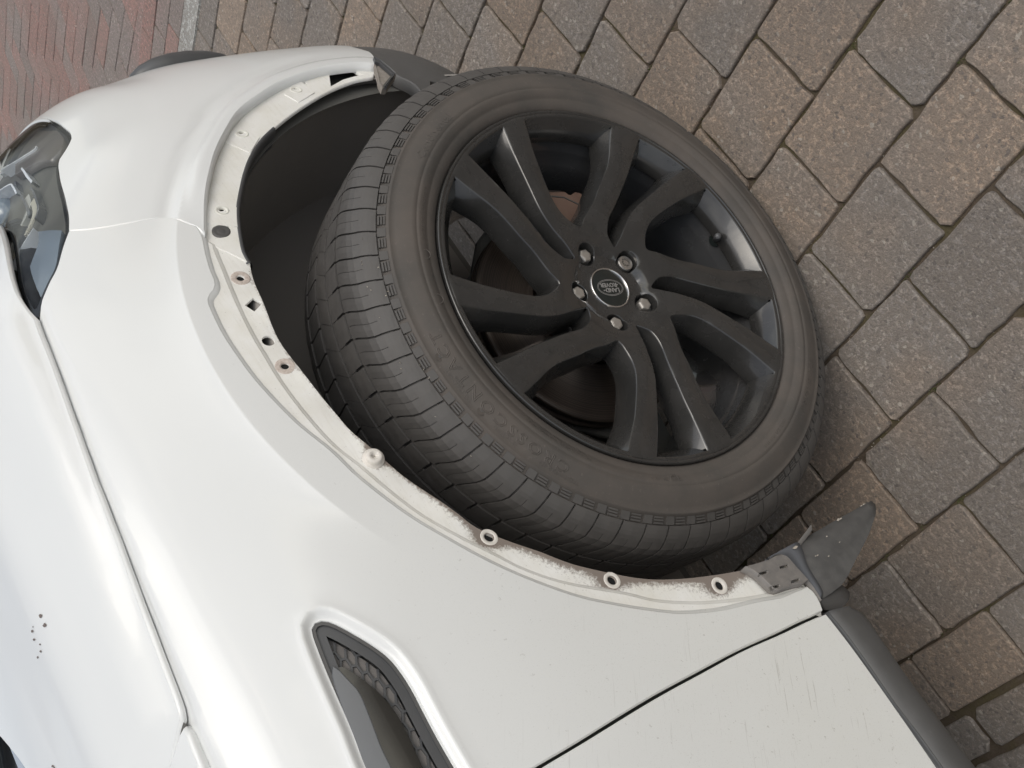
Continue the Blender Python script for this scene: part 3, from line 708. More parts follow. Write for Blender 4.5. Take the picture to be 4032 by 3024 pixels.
# honeycomb ribs
def hexmesh():
    V = []; F = []
    org = inv([(1297, 2515)])[0]
    e1 = (inv([(1297 + 44 * 4, 2515 + 26 * 4)])[0] - org) / 4.0
    ev = (inv([(1297 + 3 * 2, 2515 + 56 * 2)])[0] - org) / 2.0
    e2 = ev + e1 * .5
    area = shrink(vo, .0135)
    def bar(p, q, w=.00115):
        Q = np.array([p, q]);
        if not inside(area, (Q[0] + Q[1])[None] / 2)[0]: return
        d = q - p; L = np.hypot(*d); nn = np.array([-d[1], d[0]]) / L * w; k = len(V)
        ring = np.array([p - nn, q - nn, q + nn, p + nn])
        V.extend(body(ring, -.0175)); V.extend(body(ring * 1 + 0, -.0145))
        F.extend([(k + 4, k + 5, k + 6, k + 7), (k, k + 1, k + 5, k + 4), (k + 2, k + 3, k + 7, k + 6), (k + 1, k + 2, k + 6, k + 5), (k + 3, k, k + 4, k + 7)])
    for i in range(-12, 24):
        for j in range(-4, 14):
            c = org + e1 * i + e2 * j
            hx = [c + e1 * u + ev * v for u, v in ((0, -2 / 3), (.5, -1 / 3), (.5, 1 / 3), (-.5, -1 / 3))]
            bar(hx[0], hx[1]); bar(hx[1], hx[2]); bar(hx[3], hx[0])
    return V, F
hv, hf_ = hexmesh()
new_obj('honeycomb', hv, hf_, TRIM2, vent, False)
# grey blade and dark tunnel below it
BL = [(1312, 2620), (1322, 2622), (1352, 2655), (1393, 2698), (1420, 2735), (1470, 2860), (1500, 2940), (1541, 3024), (1580, 3105)]
BL2 = [(1505, 3105), (1447, 3024), (1400, 2900), (1360, 2800), (1325, 2705), (1310, 2650), (1312, 2620)]
BLM = mat('satin_grey_blade', (0.13, 0.135, 0.145), 0.28, 0.3, coat=.3)
blade = panel('blade', loop([BL, BL2], .008), [], BLM, vent, h=-.004, grid=.012, edge=[(.0008, -.0008), (.001, -.006), (.004, -.014)])
TN = [(1320, 2618), (1352, 2612), (1420, 2655), (1500, 2718), (1560, 2790), (1610, 2880), (1660, 2990), (1715, 3105)]
panel('tunnel', loop([TN, [(1715, 3105), (1560, 3105)], BL[::-1][1:]], .008), [], mat('gloss_black_tunnel', (0.02, 0.019, 0.017), 0.14, coat=.5), vent, h=-.0105, grid=.012, edge=[(.001, -.004)])
# ---------------------------------------------------------------- headlight
lamp = empty('headlight', tuple(base_surf(.95, 9.0)), car)
lamp_outer = loop([L_LAMP_SIDE[::-1], L_LAMP_LOW, [(138, 1262), (54, 1045), (0, 910)], [P(1.05, 10.9), P(1.2, 11.3), P(1.5, 11.5), P(1.75, 11.5)], [P(1.75, 11.5), P(1.75, 8.95), P(1.42, 8.75)], L_TOPFRONT[:2][::-1]], .009)
GLASS = bpy.data.materials.new('clear_lens'); GLASS.use_nodes = True
gt = GLASS.node_tree; gt.nodes.clear()
go_ = gt.nodes.new('ShaderNodeOutputMaterial'); gm = gt.nodes.new('ShaderNodeMixShader'); gtr = gt.nodes.new('ShaderNodeBsdfTransparent'); gg = gt.nodes.new('ShaderNodeBsdfGlossy')
gf = gt.nodes.new('ShaderNodeFresnel'); gf.inputs['IOR'].default_value = 1.22; gg.inputs['Roughness'].default_value = 0.02; gtr.inputs['Color'].default_value = (0.93, 0.95, 0.95, 1)
gt.links.new(gf.outputs[0], gm.inputs[0]); gt.links.new(gtr.outputs[0], gm.inputs[1]); gt.links.new(gg.outputs[0], gm.inputs[2]); gt.links.new(gm.outputs[0], go_.inputs[0])
lo = lamp_outer if sgn_area(lamp_outer) > 0 else lamp_outer[::-1]
LB = mat('lamp_black_edge', (0.018, 0.018, 0.02), 0.2, coat=.4)
panel('lens', shrink(lo, .003), [], GLASS, lamp, h=-.002, grid=.012, edge=[(.001, -.002)])
panel('seal', shrink(lo, .0015), [shrink(lo, .0095)[::-1]], LB, lamp, h=-.0035, grid=.008, edge=[(.0, -.012)], hole_edge=[(-.001, -.003)])
HOUS = mat('lamp_housing', (0.045, 0.045, 0.05), 0.42, 0.0, spec=.35)
def hous(Q):
    s, t = Q[:, 0], Q[:, 1] / TS
    d = dist_poly(lo, Q); return -.006 - .030 * sm(d, .004, .035)
panel('housing', shrink(lo, .002), [], HOUS, lamp, h=hous, grid=.012, edge=None)
def lamp_strip(name, pts, w, m, h0, h1):
    c = crs(inv(pts, (h0 + h1) / 2), 6); d = np.gradient(c, axis=0); d /= np.linalg.norm(d, axis=1)[:, None] + 1e-12; nn = np.stack([-d[:, 1], d[:, 0]], 1)
    A = body(c - nn * w, h0); B = body(c + nn * w, h0); A1 = body(c - nn * w, h1); B1 = body(c + nn * w, h1); n = len(c)
    V = np.vstack([A, A1, B1, B]); F = []
    for i in range(n - 1):
        for k in range(3): F.append((k * n + i, k * n + i + 1, (k + 1) * n + i + 1, (k + 1) * n + i))
    return new_obj(name, V, F, m, lamp, False)
LED = mat('ribbed_light_guide', (0.62, 0.62, 0.58), 0.25, 0.3)
GREYP = mat('grey_lamp_plastic', (0.13, 0.135, 0.15), 0.25, coat=.5)
MIRR = mat('lamp_mirror', (0.88, 0.91, 0.96), 0.35, 0.0, coat=1.0)
panel('reflector_panel', loop([[(150, 912), (243, 908)], [(243, 908), (222, 1040), (190, 1110), (160, 1170)], [(160, 1170), (135, 1110), (118, 1050)], [(118, 1050), (150, 960), (150, 912)]], .006, -.010), [], mat('slate_blue_reflector', (0.20, 0.24, 0.29), 0.25, coat=.6), lamp, h=-.010, grid=.012, edge=[(.001, -.01)])
panel('upper_visor', loop([[(60, 640), (110, 560), (170, 500), (225, 505)], [(225, 505), (250, 545), (235, 590), (200, 630)], [(200, 630), (150, 640), (100, 668), (60, 690)], [(60, 690), (60, 640)]], .006, -.012), [], mat('brown_grey_visor', (0.13, 0.115, 0.105), 0.3, coat=.5), lamp, h=-.012, grid=.012, edge=[(.001, -.01)])
GUI = [(50, 1012), (82, 955), (110, 900), (132, 850), (137, 822), (128, 790)]
lamp_strip('light_guide', GUI, .0065, LED, -.034, -.016)
gq = resample(crs(inv(GUI, -.014), 6), .0034); gn = np.gradient(gq, axis=0); gn /= np.linalg.norm(gn, axis=1)[:, None]; gn = np.stack([-gn[:, 1], gn[:, 0]], 1)
RIBM = mat('bright_rib', (0.88, 0.84, 0.72), 0.25)
for q, n_ in zip(gq, gn):
    t_ = np.array([n_[1], -n_[0]]); R_ = np.array([q - n_ * .0062 - t_ * .0006, q + n_ * .0062 - t_ * .0006, q + n_ * .0062 + t_ * .0006, q - n_ * .0062 + t_ * .0006])
    new_obj('light_guide_rib', np.vstack([body(R_, -.0165), body(R_, -.0140)]), [(4, 5, 6, 7), (0, 1, 5, 4), (1, 2, 6, 5), (2, 3, 7, 6), (3, 0, 4, 7)], RIBM, lamp, False)
lamp_strip('chrome_edge', [(76, 1072), (100, 1022), (125, 978), (160, 922)], .0012, MIRR, -.030, -.008)
lamp_strip('chrome_edge', [(32, 688), (70, 664), (110, 640), (155, 612), (166, 598)], .0014, MIRR, -.030, -.009)
lamp_strip('chrome_edge', [(0, 708), (24, 694), (50, 682), (90, 668), (103, 662)], .0028, MIRR, -.032, -.018)
lamp_strip('chrome_bracket', [(0, 782), (25, 762), (60, 742), (72, 748), (88, 778)], .0020, MIRR, -.026, -.008)
lamp_strip('chrome_blade', [(104, 676), (116, 690), (130, 712), (146, 732)], .0022, MIRR, -.028, -.012)
lamp_strip('inner_rib', [(84, 735), (100, 775), (122, 805), (134, 835), (146, 870)], .0030, GREYP, -.036, -.014)
lamp_strip('inner_rib', [(150, 760), (172, 800), (182, 848), (170, 885)], .0022, GREYP, -.036, -.012)
bulge('projector_lens', body(inv([(24, 840)], -.03), -.030)[0], (.026, .022, .022), mat('bluish_projector_glass', (0.16, 0.20, 0.24), 0.12, coat=1.0), lamp)

# ---------------------------------------------------------------- light-blocking inner sheet and wheel well
AC = np.array([.560, .388]); AR = .452
th = np.radians(np.linspace(-38, 218, 70))
arcpts = []
def arc_in_param(r, a0, a1, n=64):
    out = []
    for a in np.radians(np.linspace(a0, a1, n)):
        X = AC[0] + r * math.cos(a); Z = AC[1] + r * math.sin(a)
        q = np.array([np.interp(X, _px, _s), 5.0])
        for _ in range(40):
            p = base_surf(q[0], q[1]); q[0] += (X - p[0]) * .8; q[1] = np.clip(q[1] + (Z - p[2]) / .09 * .7, -1.5, 13)
        out.append((q[0], q[1] * TS))
    return np.array(out)
ah = arc_in_param(.445, -10, 186)
inner_outer = np.vstack([ah, [(-.02, 2.6 * TS), (-.55, 2.6 * TS), (-.55, 11.8 * TS), (.55, 12.0 * TS), (1.9, 12.0 * TS), (1.9, 1.6 * TS), (1.12, 1.6 * TS)]])
panel('leak_shield', resample(inner_outer, .02, True), [], INNER, car, h=-.024, grid=.04, edge=None)  # dark sheet added behind the panels to stop light leaking through gaps
# wheel well: starts just behind the traced edge of the arch and runs inwards, with an end wall
mouth = np.vstack([crs(inv(L_ARCH_F[::-1]), 4)[:-1], crs(inv(L_ARCH_R), 4)]); mouth = resample(mouth, .012)
M0 = body(mouth, -.011); V = []; F = []; n = len(M0) + 2
def ext(R_):   # carry the ends of the arch on downwards
    a = R_[0] + np.array([-.012, 0, -.16]); b = R_[-1] + np.array([.02, 0, -.07]); return np.vstack([a, R_, b])
C3 = np.array([AC[0], 0, AC[1]])
for j, (dy, k) in enumerate([(0, 1.0), (.004, 1.012), (.012, 1.018), (.03, 1.02), (.06, 1.025), (.11, 1.03), (.17, 1.03), (.24, 1.02), (.31, 1.0)]):
    R_ = M0.copy(); R_[:, 0] = AC[0] + (R_[:, 0] - AC[0]) * k; R_[:, 2] = AC[1] + (R_[:, 2] - AC[1]) * k
    R_[:, 1] = np.maximum(M0[:, 1] * (1 - min(1, dy / .1)) + (.872 + 0 * M0[:, 1]) * min(1, dy / .1), .860) + dy
    V.append(ext(R_))
V = np.vstack(V)
for j in range(8):
    for i in range(n - 1): F.append((j * n + i, j * n + i + 1, (j + 1) * n + i + 1, (j + 1) * n + i))
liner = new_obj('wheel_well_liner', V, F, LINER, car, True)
def boxmesh(name, lo_, hi, m, parent=None, smooth=False):
    (a, b, c), (d, e, f) = lo_, hi
    V = [(a, b, c), (d, b, c), (d, e, c), (a, e, c), (a, b, f), (d, b, f), (d, e, f), (a, e, f)]
    F = [(0, 3, 2, 1), (4, 5, 6, 7), (0, 1, 5, 4), (1, 2, 6, 5), (2, 3, 7, 6), (3, 0, 4, 7)]
    return new_obj(name, V, F, m, parent, smooth)
boxmesh('well_end_wall', (.08, 1.165, .30), (1.08, 1.19, 1.0), mat('dark_well_end', (0.20, 0.187, 0.174), 0.95, spec=.1), car)
boxmesh('chassis', (-1.4, 1.20, .26), (1.05, 2.35, .80), INNER, car)
boxmesh('floor_pan', (-1.4, 1.02, .29), (.06, 1.2, .40), INNER, car)
boxmesh('body_core', (-.58, .93, .42), (.10, 1.25, 1.0), INNER, car)

# plastic closing piece and mud flap at the back of the arch
CLIPM = black_mat('weathered_grey_plate', (0.155, 0.145, 0.135), 0.6, 0.6, (0.26, 0.235, 0.21), 120)
pl = loop([[(2925, 2240), (2955, 2234), (3020, 2214)], [(3020, 2214), (3055, 2196), (3085, 2200), (3110, 2225), (3171, 2292)], [(3171, 2292), (3160, 2302), (3110, 2312), (3055, 2331)], [(3055, 2331), (3043, 2331), (2985, 2275), (2955, 2252)]], .006)
sl = [square_on_body(c, .0042, .0016, .006, 1.30) for c in ((3006, 2255), (3088, 2230), (3132, 2286), (3053, 2310))]
plate = panel('closing_plate', pl, sl, CLIPM, car, h=.006, grid=.007, edge=[(.0008, -.0008), (.0010, -.012)], hole_edge=[(-.0001, -.004)])
plate['label'] = 'weathered grey plastic plate with four slots, bolted over the foot of the arch'
FLAPM = black_mat('grey_black_mud_flap', (0.085, 0.084, 0.082), 0.45, 0.45, (0.17, 0.165, 0.155), 70)
# three ribbon rows: wheel-side edge, body, outer edge
top = [(3025, 2192, .880), (3080, 2164, .878), (3143, 2131, .878), (3215, 2092, .879), (3286, 2051, .882), (3360, 2010, .888), (3430, 1972, .893)]
mid = [(3105, 2200, .872), (3145, 2185, .868), (3200, 2165, .864), (3255, 2135, .866), (3318, 2095, .872), (3385, 2040, .882), (3446, 1985, .892)]
mi2 = [(3165, 2270, .866), (3195, 2262, .861), (3235, 2245, .860), (3280, 2205, .863), (3335, 2150, .870), (3400, 2075, .881), (3450, 2005, .892)]
low_ = [(3230, 2362, .864), (3250, 2350, .860), (3280, 2330, .860), (3325, 2290, .864), (3372, 2200, .872), (3418, 2110, .884), (3447, 2030, .894)]
flap = sheet3d('mud_flap', [yrow(crs(np.array(r), 3)) for r in (top, mid, mi2, low_)], .004, FLAPM, car); flap['label'] = 'grey black pointed mud flap hanging behind the wheel'
reg(flap)
lt = [(3022, 2196, .8700), (3090, 2158, .8690), (3140, 2136, .8680), (3160, 2165, .8650), (3180, 2225, .8605), (3225, 2300, .8585), (3240, 2330, .8590)]
lb = [(3026, 2208, .8705), (3050, 2190, .8700), (3085, 2193, .8690), (3115, 2222, .8660), (3150, 2265, .8630), (3190, 2310, .8610), (3228, 2368, .8600)]
sheet3d('flap_bracket', [yrow(crs(np.array(lt), 4)), yrow(crs((np.array(lt) + np.array(lb)) / 2 + np.array([0, 0, -.0015]), 4)), yrow(crs(np.array(lb), 4))], .006, mat('grey_bracket_plastic', (0.115, 0.12, 0.13), 0.42), flap)
sheet3d('bracket_lip', [yrow(crs(np.array([(x - 3, y + 3, Y - .001) for x, y, Y in lb]), 4)), yrow(crs(np.array([(x + 8, y - 6, Y - .002) for x, y, Y in lb]), 4))], .004, CLIPM, flap)
# lower tail of the liner turning under the sill
t1 = [(3195, 2310, .866), (3250, 2290, .868), (3310, 2300, .872), (3345, 2330, .880)]
t2 = [(3225, 2372, .862), (3270, 2360, .864), (3315, 2350, .868), (3344, 2355, .882)]
t3 = [(3245, 2402, .870), (3285, 2400, .874), (3320, 2388, .878), (3343, 2362, .885)]
sheet3d('liner_tail', [yrow(crs(np.array(r), 4)) for r in (t1, t2, t3)], .01, TRIM, flap)
# small flakes of old paint and mud stuck on the flap
for i, (x, y, Y, a) in enumerate([(3300, 2046, .881, 7), (3309, 2043, .882, 5), (3400, 1985, .889, 5), (3391, 1992, .888, 4), (3255, 2112, .866, 3), (3305, 2135, .868, 3), (3262, 2190, .861, 3), (3218, 2187, .8625, 3), (3130, 2156, .8665, 8), (3210, 2190, .861, 3)]):
    c = at_y(x, y, Y - .0012); k = rnd.random() * 3; n = 6
    Vv = [c + np.array([math.cos(k + q * 6.283 / n) * a * .00018 * (.6 + rnd.random()), -.0004, math.sin(k + q * 6.283 / n) * a * .00045 * (.6 + rnd.random())]) for q in range(n)]
    new_obj('paint_flake', Vv, [tuple(range(n))], GRIT, flap, False)

# ---------------------------------------------------------------- brake and hub parts behind the wheel (fixed to the car)
WC = np.array([.52646458, .85012561, .357]); YAW = -.20838674
U = np.array([math.cos(YAW), math.sin(YAW), 0]); N3 = np.array([-.20687847, -.97835013, -.00568484]); N3 /= np.linalg.norm(N3)
Vv3 = np.cross(N3, U); Vv3 /= np.linalg.norm(Vv3)
WM = Matrix(((U[0], Vv3[0], N3[0], WC[0]), (U[1], Vv3[1], N3[1], WC[1]), (U[2], Vv3[2], N3[2], WC[2]), (0, 0, 0, 1)))
wheel = empty('wheel', tuple(WC), car); wheel['label'] = 'black five split-spoke alloy wheel with worn road tyre'
def wobj(name, V, F, m, smooth=True, normals=None, parent=None, attr=None):
    return new_obj(name, V, F, m, parent or wheel, smooth, normals, mw=WM, attr=attr)
def lathe(name, prof, m, n=96, parent=None, close=False, a0=0, a1=2 * math.pi):
    """profile of (radius, offset along the axle, + is outwards)"""
    full = abs(a1 - a0 - 2 * math.pi) < 1e-6; k = n if full else n + 1
    A = np.linspace(a0, a1, n + 1)[:k]; V = []; F = []
    for r, o in prof: V += [(r * math.cos(a), r * math.sin(a), o) for a in A]
    for j in range(len(prof) - 1):
        for i in range(n):
            i2 = (i + 1) % k; F.append((j * k + i, (j + 1) * k + i, (j + 1) * k + i2, j * k + i2))
    return wobj(name, V, F, m, True, parent=parent)
lathe('brake_disc', [(.075, -.105), (.085, -.085), (.086, -.102), (.150, -.103), (.158, -.104), (.1595, -.106), (.1595, -.112), (.157, -.1125), (.157, -.120), (.1595, -.1205), (.1595, -.128), (.08, -.130)], DISC, 96, parent=car)
lathe('brake_hub', [(.0, -.060), (.045, -.060), (.060, -.063), (.068, -.07), (.075, -.105)], black_mat('rusty_hub', (0.09, 0.06, 0.045), 0.8, 0.5, (0.16, 0.10, 0.07), 60), 40, parent=car)
def wblock(name, poly, o0, o1, m, parent=car, bev=.004, n_in=None):
    """polygon in wheel plane (a, b) extruded between two offsets with a bevelled front"""
    P_ = np.array(poly, float); P_ = resample(np.vstack([P_]), 1e9) if False else P_
    if sgn_area(P_) < 0: P_ = P_[::-1]
    n = len(P_); Q = P_ - loop_normals(P_) * bev
    V = [(x, y, o0) for x, y in P_] + [(x, y, o1 - bev) for x, y in P_] + [(x, y, o1) for x, y in Q]
    F = [(k * n + i, k * n + (i + 1) % n, (k + 1) * n + (i + 1) % n, (k + 1) * n + i) for k in (0, 1) for i in range(n)] + [tuple(range(2 * n, 3 * n))]
    return wobj(name, V, F, m, False, parent=parent)
def pol(r, a): return (r * math.cos(math.radians(a)), r * math.sin(math.radians(a)))
wblock('brake_caliper', [pol(.176, 358), pol(.178, 350), pol(.180, 343), pol(.176, 341.2), pol(.176, 339.5), pol(.182, 337), pol(.183, 335), pol(.180, 333.3), pol(.172, 333), pol(.158, 334.6), pol(.144, 337), pol(.132, 340.5), pol(.122, 345), pol(.113, 352), pol(.125, 359)], -.135, -.070, CALI)
wblock('caliper_groove', [pol(.158, 334.8), pol(.168, 345), pol(.172, 357), pol(.170, 357), pol(.166, 345), pol(.156, 335)], -.0705, -.0688, INNER, bev=.0002)
wblock('caliper_bridge', [pol(.180, 334), pol(.205, 338), pol(.205, 355), pol(.180, 358)], -.17, -.10, black_mat('dark_caliper_iron', (0.045, 0.035, 0.03), 0.8, 0.3, (0.1, 0.07, 0.05), 60))
wblock('splash_shield', [pol(.168 + .012 * math.sin(a * .11), a) for a in range(6, 330, 9)] + [pol(.06, a) for a in range(328, 5, -24)], -.150, -.140, INNER)
wblock('steering_knuckle', crs([pol(.05, 70), pol(.15, 78), pol(.19, 84), pol(.20, 96), pol(.15, 108), pol(.06, 130), pol(.05, 70)], 4)[:-1], -.20, -.15, INNER)
wblock('damper_strut', [(-.03, .05), (.03, .05), (.035, .42), (-.035, .42)], -.27, -.20, INNER)
wblock('control_arm', [(-.30, -.14), (.30, -.14), (.12, -.07), (-.12, -.07)], -.30, -.21, INNER)
# ---------------------------------------------------------------- rim
def dep(r):
    t = np.clip((np.asarray(r, float) - .05) / .2, 0, 1)
    return -.031 * (1 - t ** .45) + .003 * t
rs = [.062, .07, .08, .10, .12, .14, .16, .18, .20, .22, .24, .2515]
slotL = [-10.5, -4.0, -1.0, -3.0, -7.5, -10.5, -12.5, -14, -14.8, -15.4, -16, -16.3]
slotR = [-13.5, -15, -17, -18.8, -20.8, -23.4, -26.5, -29, -31, -33, -34.8, -35.6]
ws_ = [.088, .092, .10, .11, .12, .13, .14, .16, .18, .20, .22, .24, .2515]
wideL = [-7.0, -4.2, -1.4, .8, 1.7, 1.6, 1.0, -.9, -2.8, -4.4, -6.0, -7.5, -8.2]
wideR = [-9.5, -12.5, -17.4, -23.5, -28, -31, -33, -37, -39.7, -41, -41.6, -42.2, -42.6]
def window(base, rr, Lt, Rt_):
    A = crs([pol(r, base + a) for r, a in zip(rr, Lt)], 3); B = crs([pol(r, base + a) for r, a in zip(rr, Rt_)], 3)
    a1 = base + Lt[-1]; a0 = base + Rt_[-1]
    arc = np.array([pol(rr[-1], a) for a in np.linspace(a1, a0, max(3, int((a1 - a0) / 2.5)))])
    Pp = np.vstack([A, arc[1:-1], B[::-1]])
    return resample(Pp, .0045, True)
wins = []
for k in range(5):
    wins.append((window(49 + 72 * k, rs, slotL, slotR), 's')); wins.append((window(13 + 72 * k, ws_, wideL, wideR), 'w'))
lugA = [13, 85, 157, 229, 301]
def circ2(c, r, n): return np.array([(c[0] + r * math.cos(a), c[1] + r * math.sin(a)) for a in np.linspace(0, 2 * math.pi, n, endpoint=False)])
outer = circ2((0, 0), .2535, 180)
holes = [w[::-1] if sgn_area(w) > 0 else w for w, _ in wins]
pock = [circ2(pol(.054, a), .0152, 22)[::-1] for a in lugA]
caph = circ2((0, 0), .0300, 36)[::-1]
Vr, Tr, Lr = fill2d(outer, holes + pock + [caph], .006)
rad = np.hypot(Vr[:, 0], Vr[:, 1])
# spokes are crowned: highest along the middle of each arm
dw = np.full(len(Vr), 1e9)
for h in holes: dw = np.minimum(dw, dist_poly(h, Vr))
zf = lambda r, d: dep(r) - .0016 * (1 - sm(d, 0, .010)) * sm(r, .085, .11)
Z = zf(rad, dw)
Vt = [np.c_[Vr, Z]]; Ft = [list(t) for t in Tr]; base = len(Vr)
def side_rings(l, rings, draft=0.0):
    """rings: (inset in 2D along the outward-of-material normal, depth below the face)"""
    global base
    l = np.array(l); Q = Vr[l]; nr = loop_normals(Q); n = len(l); prev = l; z0 = Z[l]
    k_ = 1 + draft * sm(rad[l], .19, .25)
    for ins, dz in rings:
        R = Q + nr * (ins * k_)[:, None]; Vt.append(np.c_[R, z0 + dz]); ids = np.arange(base, base + n); base += n
        for i in range(n):
            j = (i + 1) % n; Ft.append([prev[i], ids[i], ids[j], prev[j]])
        prev = ids
for i, l in enumerate(Lr[1:11]):
    r_ = rad[np.array(l)]; deep = -.026 - .012 * sm(r_, .08, .2)
    side_rings(l, [(.0009, -.0009), (.0013, -.0022), (.0066, -.014), (.0098, -.030), (.0095, -.035), (.003, -.042)], .9)
for l in Lr[11:16]: side_rings(l, [(.0007, -.0007), (.0010, -.004), (.0016, -.016), (.006, -.018)])
side_rings(Lr[16], [(.0005, -.0006), (.0008, -.006)])
side_rings(Lr[0], [(.0015, -.0006), (.003, -.003), (.003, -.010)])
rim = wobj('rim_spokes', np.vstack(Vt), Ft, RIMM)
md = rim.modifiers.new('edge', 'EDGE_SPLIT'); md.split_angle = math.radians(33)
# closing facets at the inner ends of the slots and the small triangular recesses beside the cap
lathe('rim_lip', [(.2500, -.004), (.2535, -.0005), (.2555, .0020), (.2575, .0026), (.2592, .0018), (.2598, -.001), (.2590, -.006), (.2570, -.012)], RIMM, 200)
lathe('rim_barrel', [(.2530, -.003), (.2510, -.006), (.2475, -.016), (.2420, -.032), (.2370, -.046), (.2345, -.054), (.2335, -.057), (.2330, -.064), (.2270, -.075), (.2230, -.090), (.2215, -.13), (.2200, -.17), (.226, -.195), (.236, -.215), (.240, -.222)], RIMW, 160)
lathe('hub_barrel', [(.0, -.052), (.070, -.052), (.078, -.060), (.078, -.09)], RIMB, 60)
# lug bolts
def lug(a, lock=False):
    c = pol(.054, a); V = []; F = []; rot = math.radians(a + 15); z = dep(.054) - .0105
    if not lock:
        prof = [(.0098, -.012), (.0098, .0040), (.0088, .0062), (.0060, .0070)]; n = 6
        for r, h in prof: V += [(c[0] + r * math.cos(rot + 2 * math.pi * i / n), c[1] + r * math.sin(rot + 2 * math.pi * i / n), z + h + .002) for i in range(n)]
        for k in range(3): F += [(k * n + i, k * n + (i + 1) % n, (k + 1) * n + (i + 1) % n, (k + 1) * n + i) for i in range(n)]
        F.append(tuple(3 * n + i for i in range(n)))
        o = wobj('lug_bolt', V, F, BOLT, False)
        md = o.modifiers.new('b', 'BEVEL'); md.width = .0006; md.segments = 2
    else:
        n = 32
        def ring(r, h, star=0): return [(c[0] + (r + star * .0007 * (1 if (i // 2) % 2 else -1)) * math.cos(2 * math.pi * i / n), c[1] + (r + star * .0007 * (1 if (i // 2) % 2 else -1)) * math.sin(2 * math.pi * i / n), z + h) for i in range(n)]
        rings = [ring(.0112, -.010), ring(.0112, .006), ring(.0104, .0078), ring(.0060, .0080, 1), ring(.0058, .0045, 1), ring(.0042, .0045, 1), ring(.0040, .0078, 1)]
        for q in rings: V += q
        for k in range(len(rings) - 1): F += [(k * n + i, k * n + (i + 1) % n, (k + 1) * n + (i + 1) % n, (k + 1) * n + i) for i in range(n)]
        F.append(tuple((len(rings) - 1) * n + i for i in range(n)))
        o = wobj('lug_bolt', V, F, mat('machined_lock_bolt', (0.55, 0.53, 0.50), 0.32, 0.9), False); o['label'] = 'round locking wheel bolt with star-shaped key groove'
    return o
for a in lugA: lug(a, a == 301)
for a in lugA:
    c = pol(.054, a); V = [(c[0] + .0168 * math.cos(t), c[1] + .0168 * math.sin(t), dep(.054) - .018) for t in np.linspace(0, 6.283, 25)[:-1]]
    wobj('bolt_seat', V, [tuple(range(24))], RIMB, False)
# centre cap
zc = dep(.04) + .0005
lathe('cap_ring', [(.0272, zc - .001), (.0278, zc + .0016), (.0288, zc + .0022), (.0298, zc + .0012), (.0302, zc - .003)], CHROME, 72)
lathe('cap_face', [(.0, zc + .0013), (.014, zc + .0011), (.0240, zc + .0004), (.0274, zc - .0006)], CAPB, 60)
def text_mesh(body_, size, extrude, font_scale_x=1.0, spacing=1.0, bold=0.0, res=2):
    cu = bpy.data.curves.new('t', 'FONT'); cu.body = body_; cu.size = size; cu.extrude = extrude; cu.align_x = 'CENTER'; cu.align_y = 'CENTER'
    cu.resolution_u = res; cu.space_character = spacing; cu.offset = bold
    o = bpy.data.objects.new('t', cu); COL.objects.link(o); dg = bpy.context.evaluated_depsgraph_get()
    me = bpy.data.meshes.new_from_object(o.evaluated_get(dg)); V = np.array([v.co[:] for v in me.vertices]); F = [tuple(p.vertices) for p in me.polygons]
    bpy.data.objects.remove(o); bpy.data.meshes.remove(me)
    V[:, 0] *= font_scale_x; return V, F
tx = np.array([.20, .98]); tx /= np.hypot(*tx); ty = np.array([-tx[1], tx[0]])
def on_cap(V, dx, dy, z):
    P2 = (V[:, 0] + dx)[:, None] * tx + (V[:, 1] + dy)[:, None] * ty; return np.c_[P2, V[:, 2] + z]
for s_, dx, dy in (('LAND', -.0022, .0036), ('ROVER', .0016, -.0040)):
    V, F = text_mesh(s_, .0086, .0002, .98, 1.02, .00022); wobj('cap_lettering', on_cap(V, dx, dy, zc + .0013), F, LOGO, False)
for dx, dy, sg in ((.0112, .0040, 1), (-.0125, -.0040, -1)):
    V = np.array([(-.0016, .0002, 0), (.0, .0012, 0), (.0016, .0002, 0), (.0016, -.0002, 0), (0, -.0012, 0), (-.0016, -.0002, 0)]); wobj('cap_lettering', on_cap(V, dx, dy, zc + .0014), [tuple(range(6))], LOGO, False)
def oval(a0, b0, a1, b1, z, z2, name):
    t = np.linspace(0, 2 * math.pi, 64, endpoint=False); A = np.c_[a0 * np.cos(t), b0 * np.sin(t), 0 * t]; B = np.c_[a1 * np.cos(t), b1 * np.sin(t), 0 * t]
    V = np.vstack([on_cap(A, 0, 0, z), on_cap(B, 0, 0, z)]); F = [(i, 64 + i, 64 + (i + 1) % 64, (i + 1) % 64) for i in range(64)]
    wobj(name, V, F, LOGO, False)
oval(.0188, .0102, .0194, .0108, zc + .0013, 0, 'cap_oval_inner'); oval(.0203, .0116, .0209, .0122, zc + .0013, 0, 'cap_oval_outer')
# valve with its black recess
def cyl_between(name, a, b, r0, r1, m, n=14, parent=None):
    a = np.array(a, float); b = np.array(b, float); d = b - a; d /= np.linalg.norm(d); x = np.cross(d, [0.3, .1, 1]); x /= np.linalg.norm(x); y = np.cross(d, x)
    V = []; L_ = [(0, r0), (.55, r0 * .92), (.6, r1), (.93, r1 * .95), (1, r1 * .7)]
    for t, r in L_: V += [a + (b - a) * t + (x * math.cos(q) + y * math.sin(q)) * r for q in np.linspace(0, 2 * math.pi, n, endpoint=False)]
    F = [(k * n + i, k * n + (i + 1) % n, (k + 1) * n + (i + 1) % n, (k + 1) * n + i) for k in range(4) for i in range(n)] + [tuple(4 * n + i for i in range(n))]
    return wobj(name, V, F, m, True, parent=parent)
va = 277.0
vb = np.array([*pol(.2400, va), -.036]); vt = np.array([*pol(.218, va - .5), -.012])
cyl_between('valve_stem', vb, vt, .0052, .0050, TRIM2)
dirv = vt - vb; dirv /= np.linalg.norm(dirv)
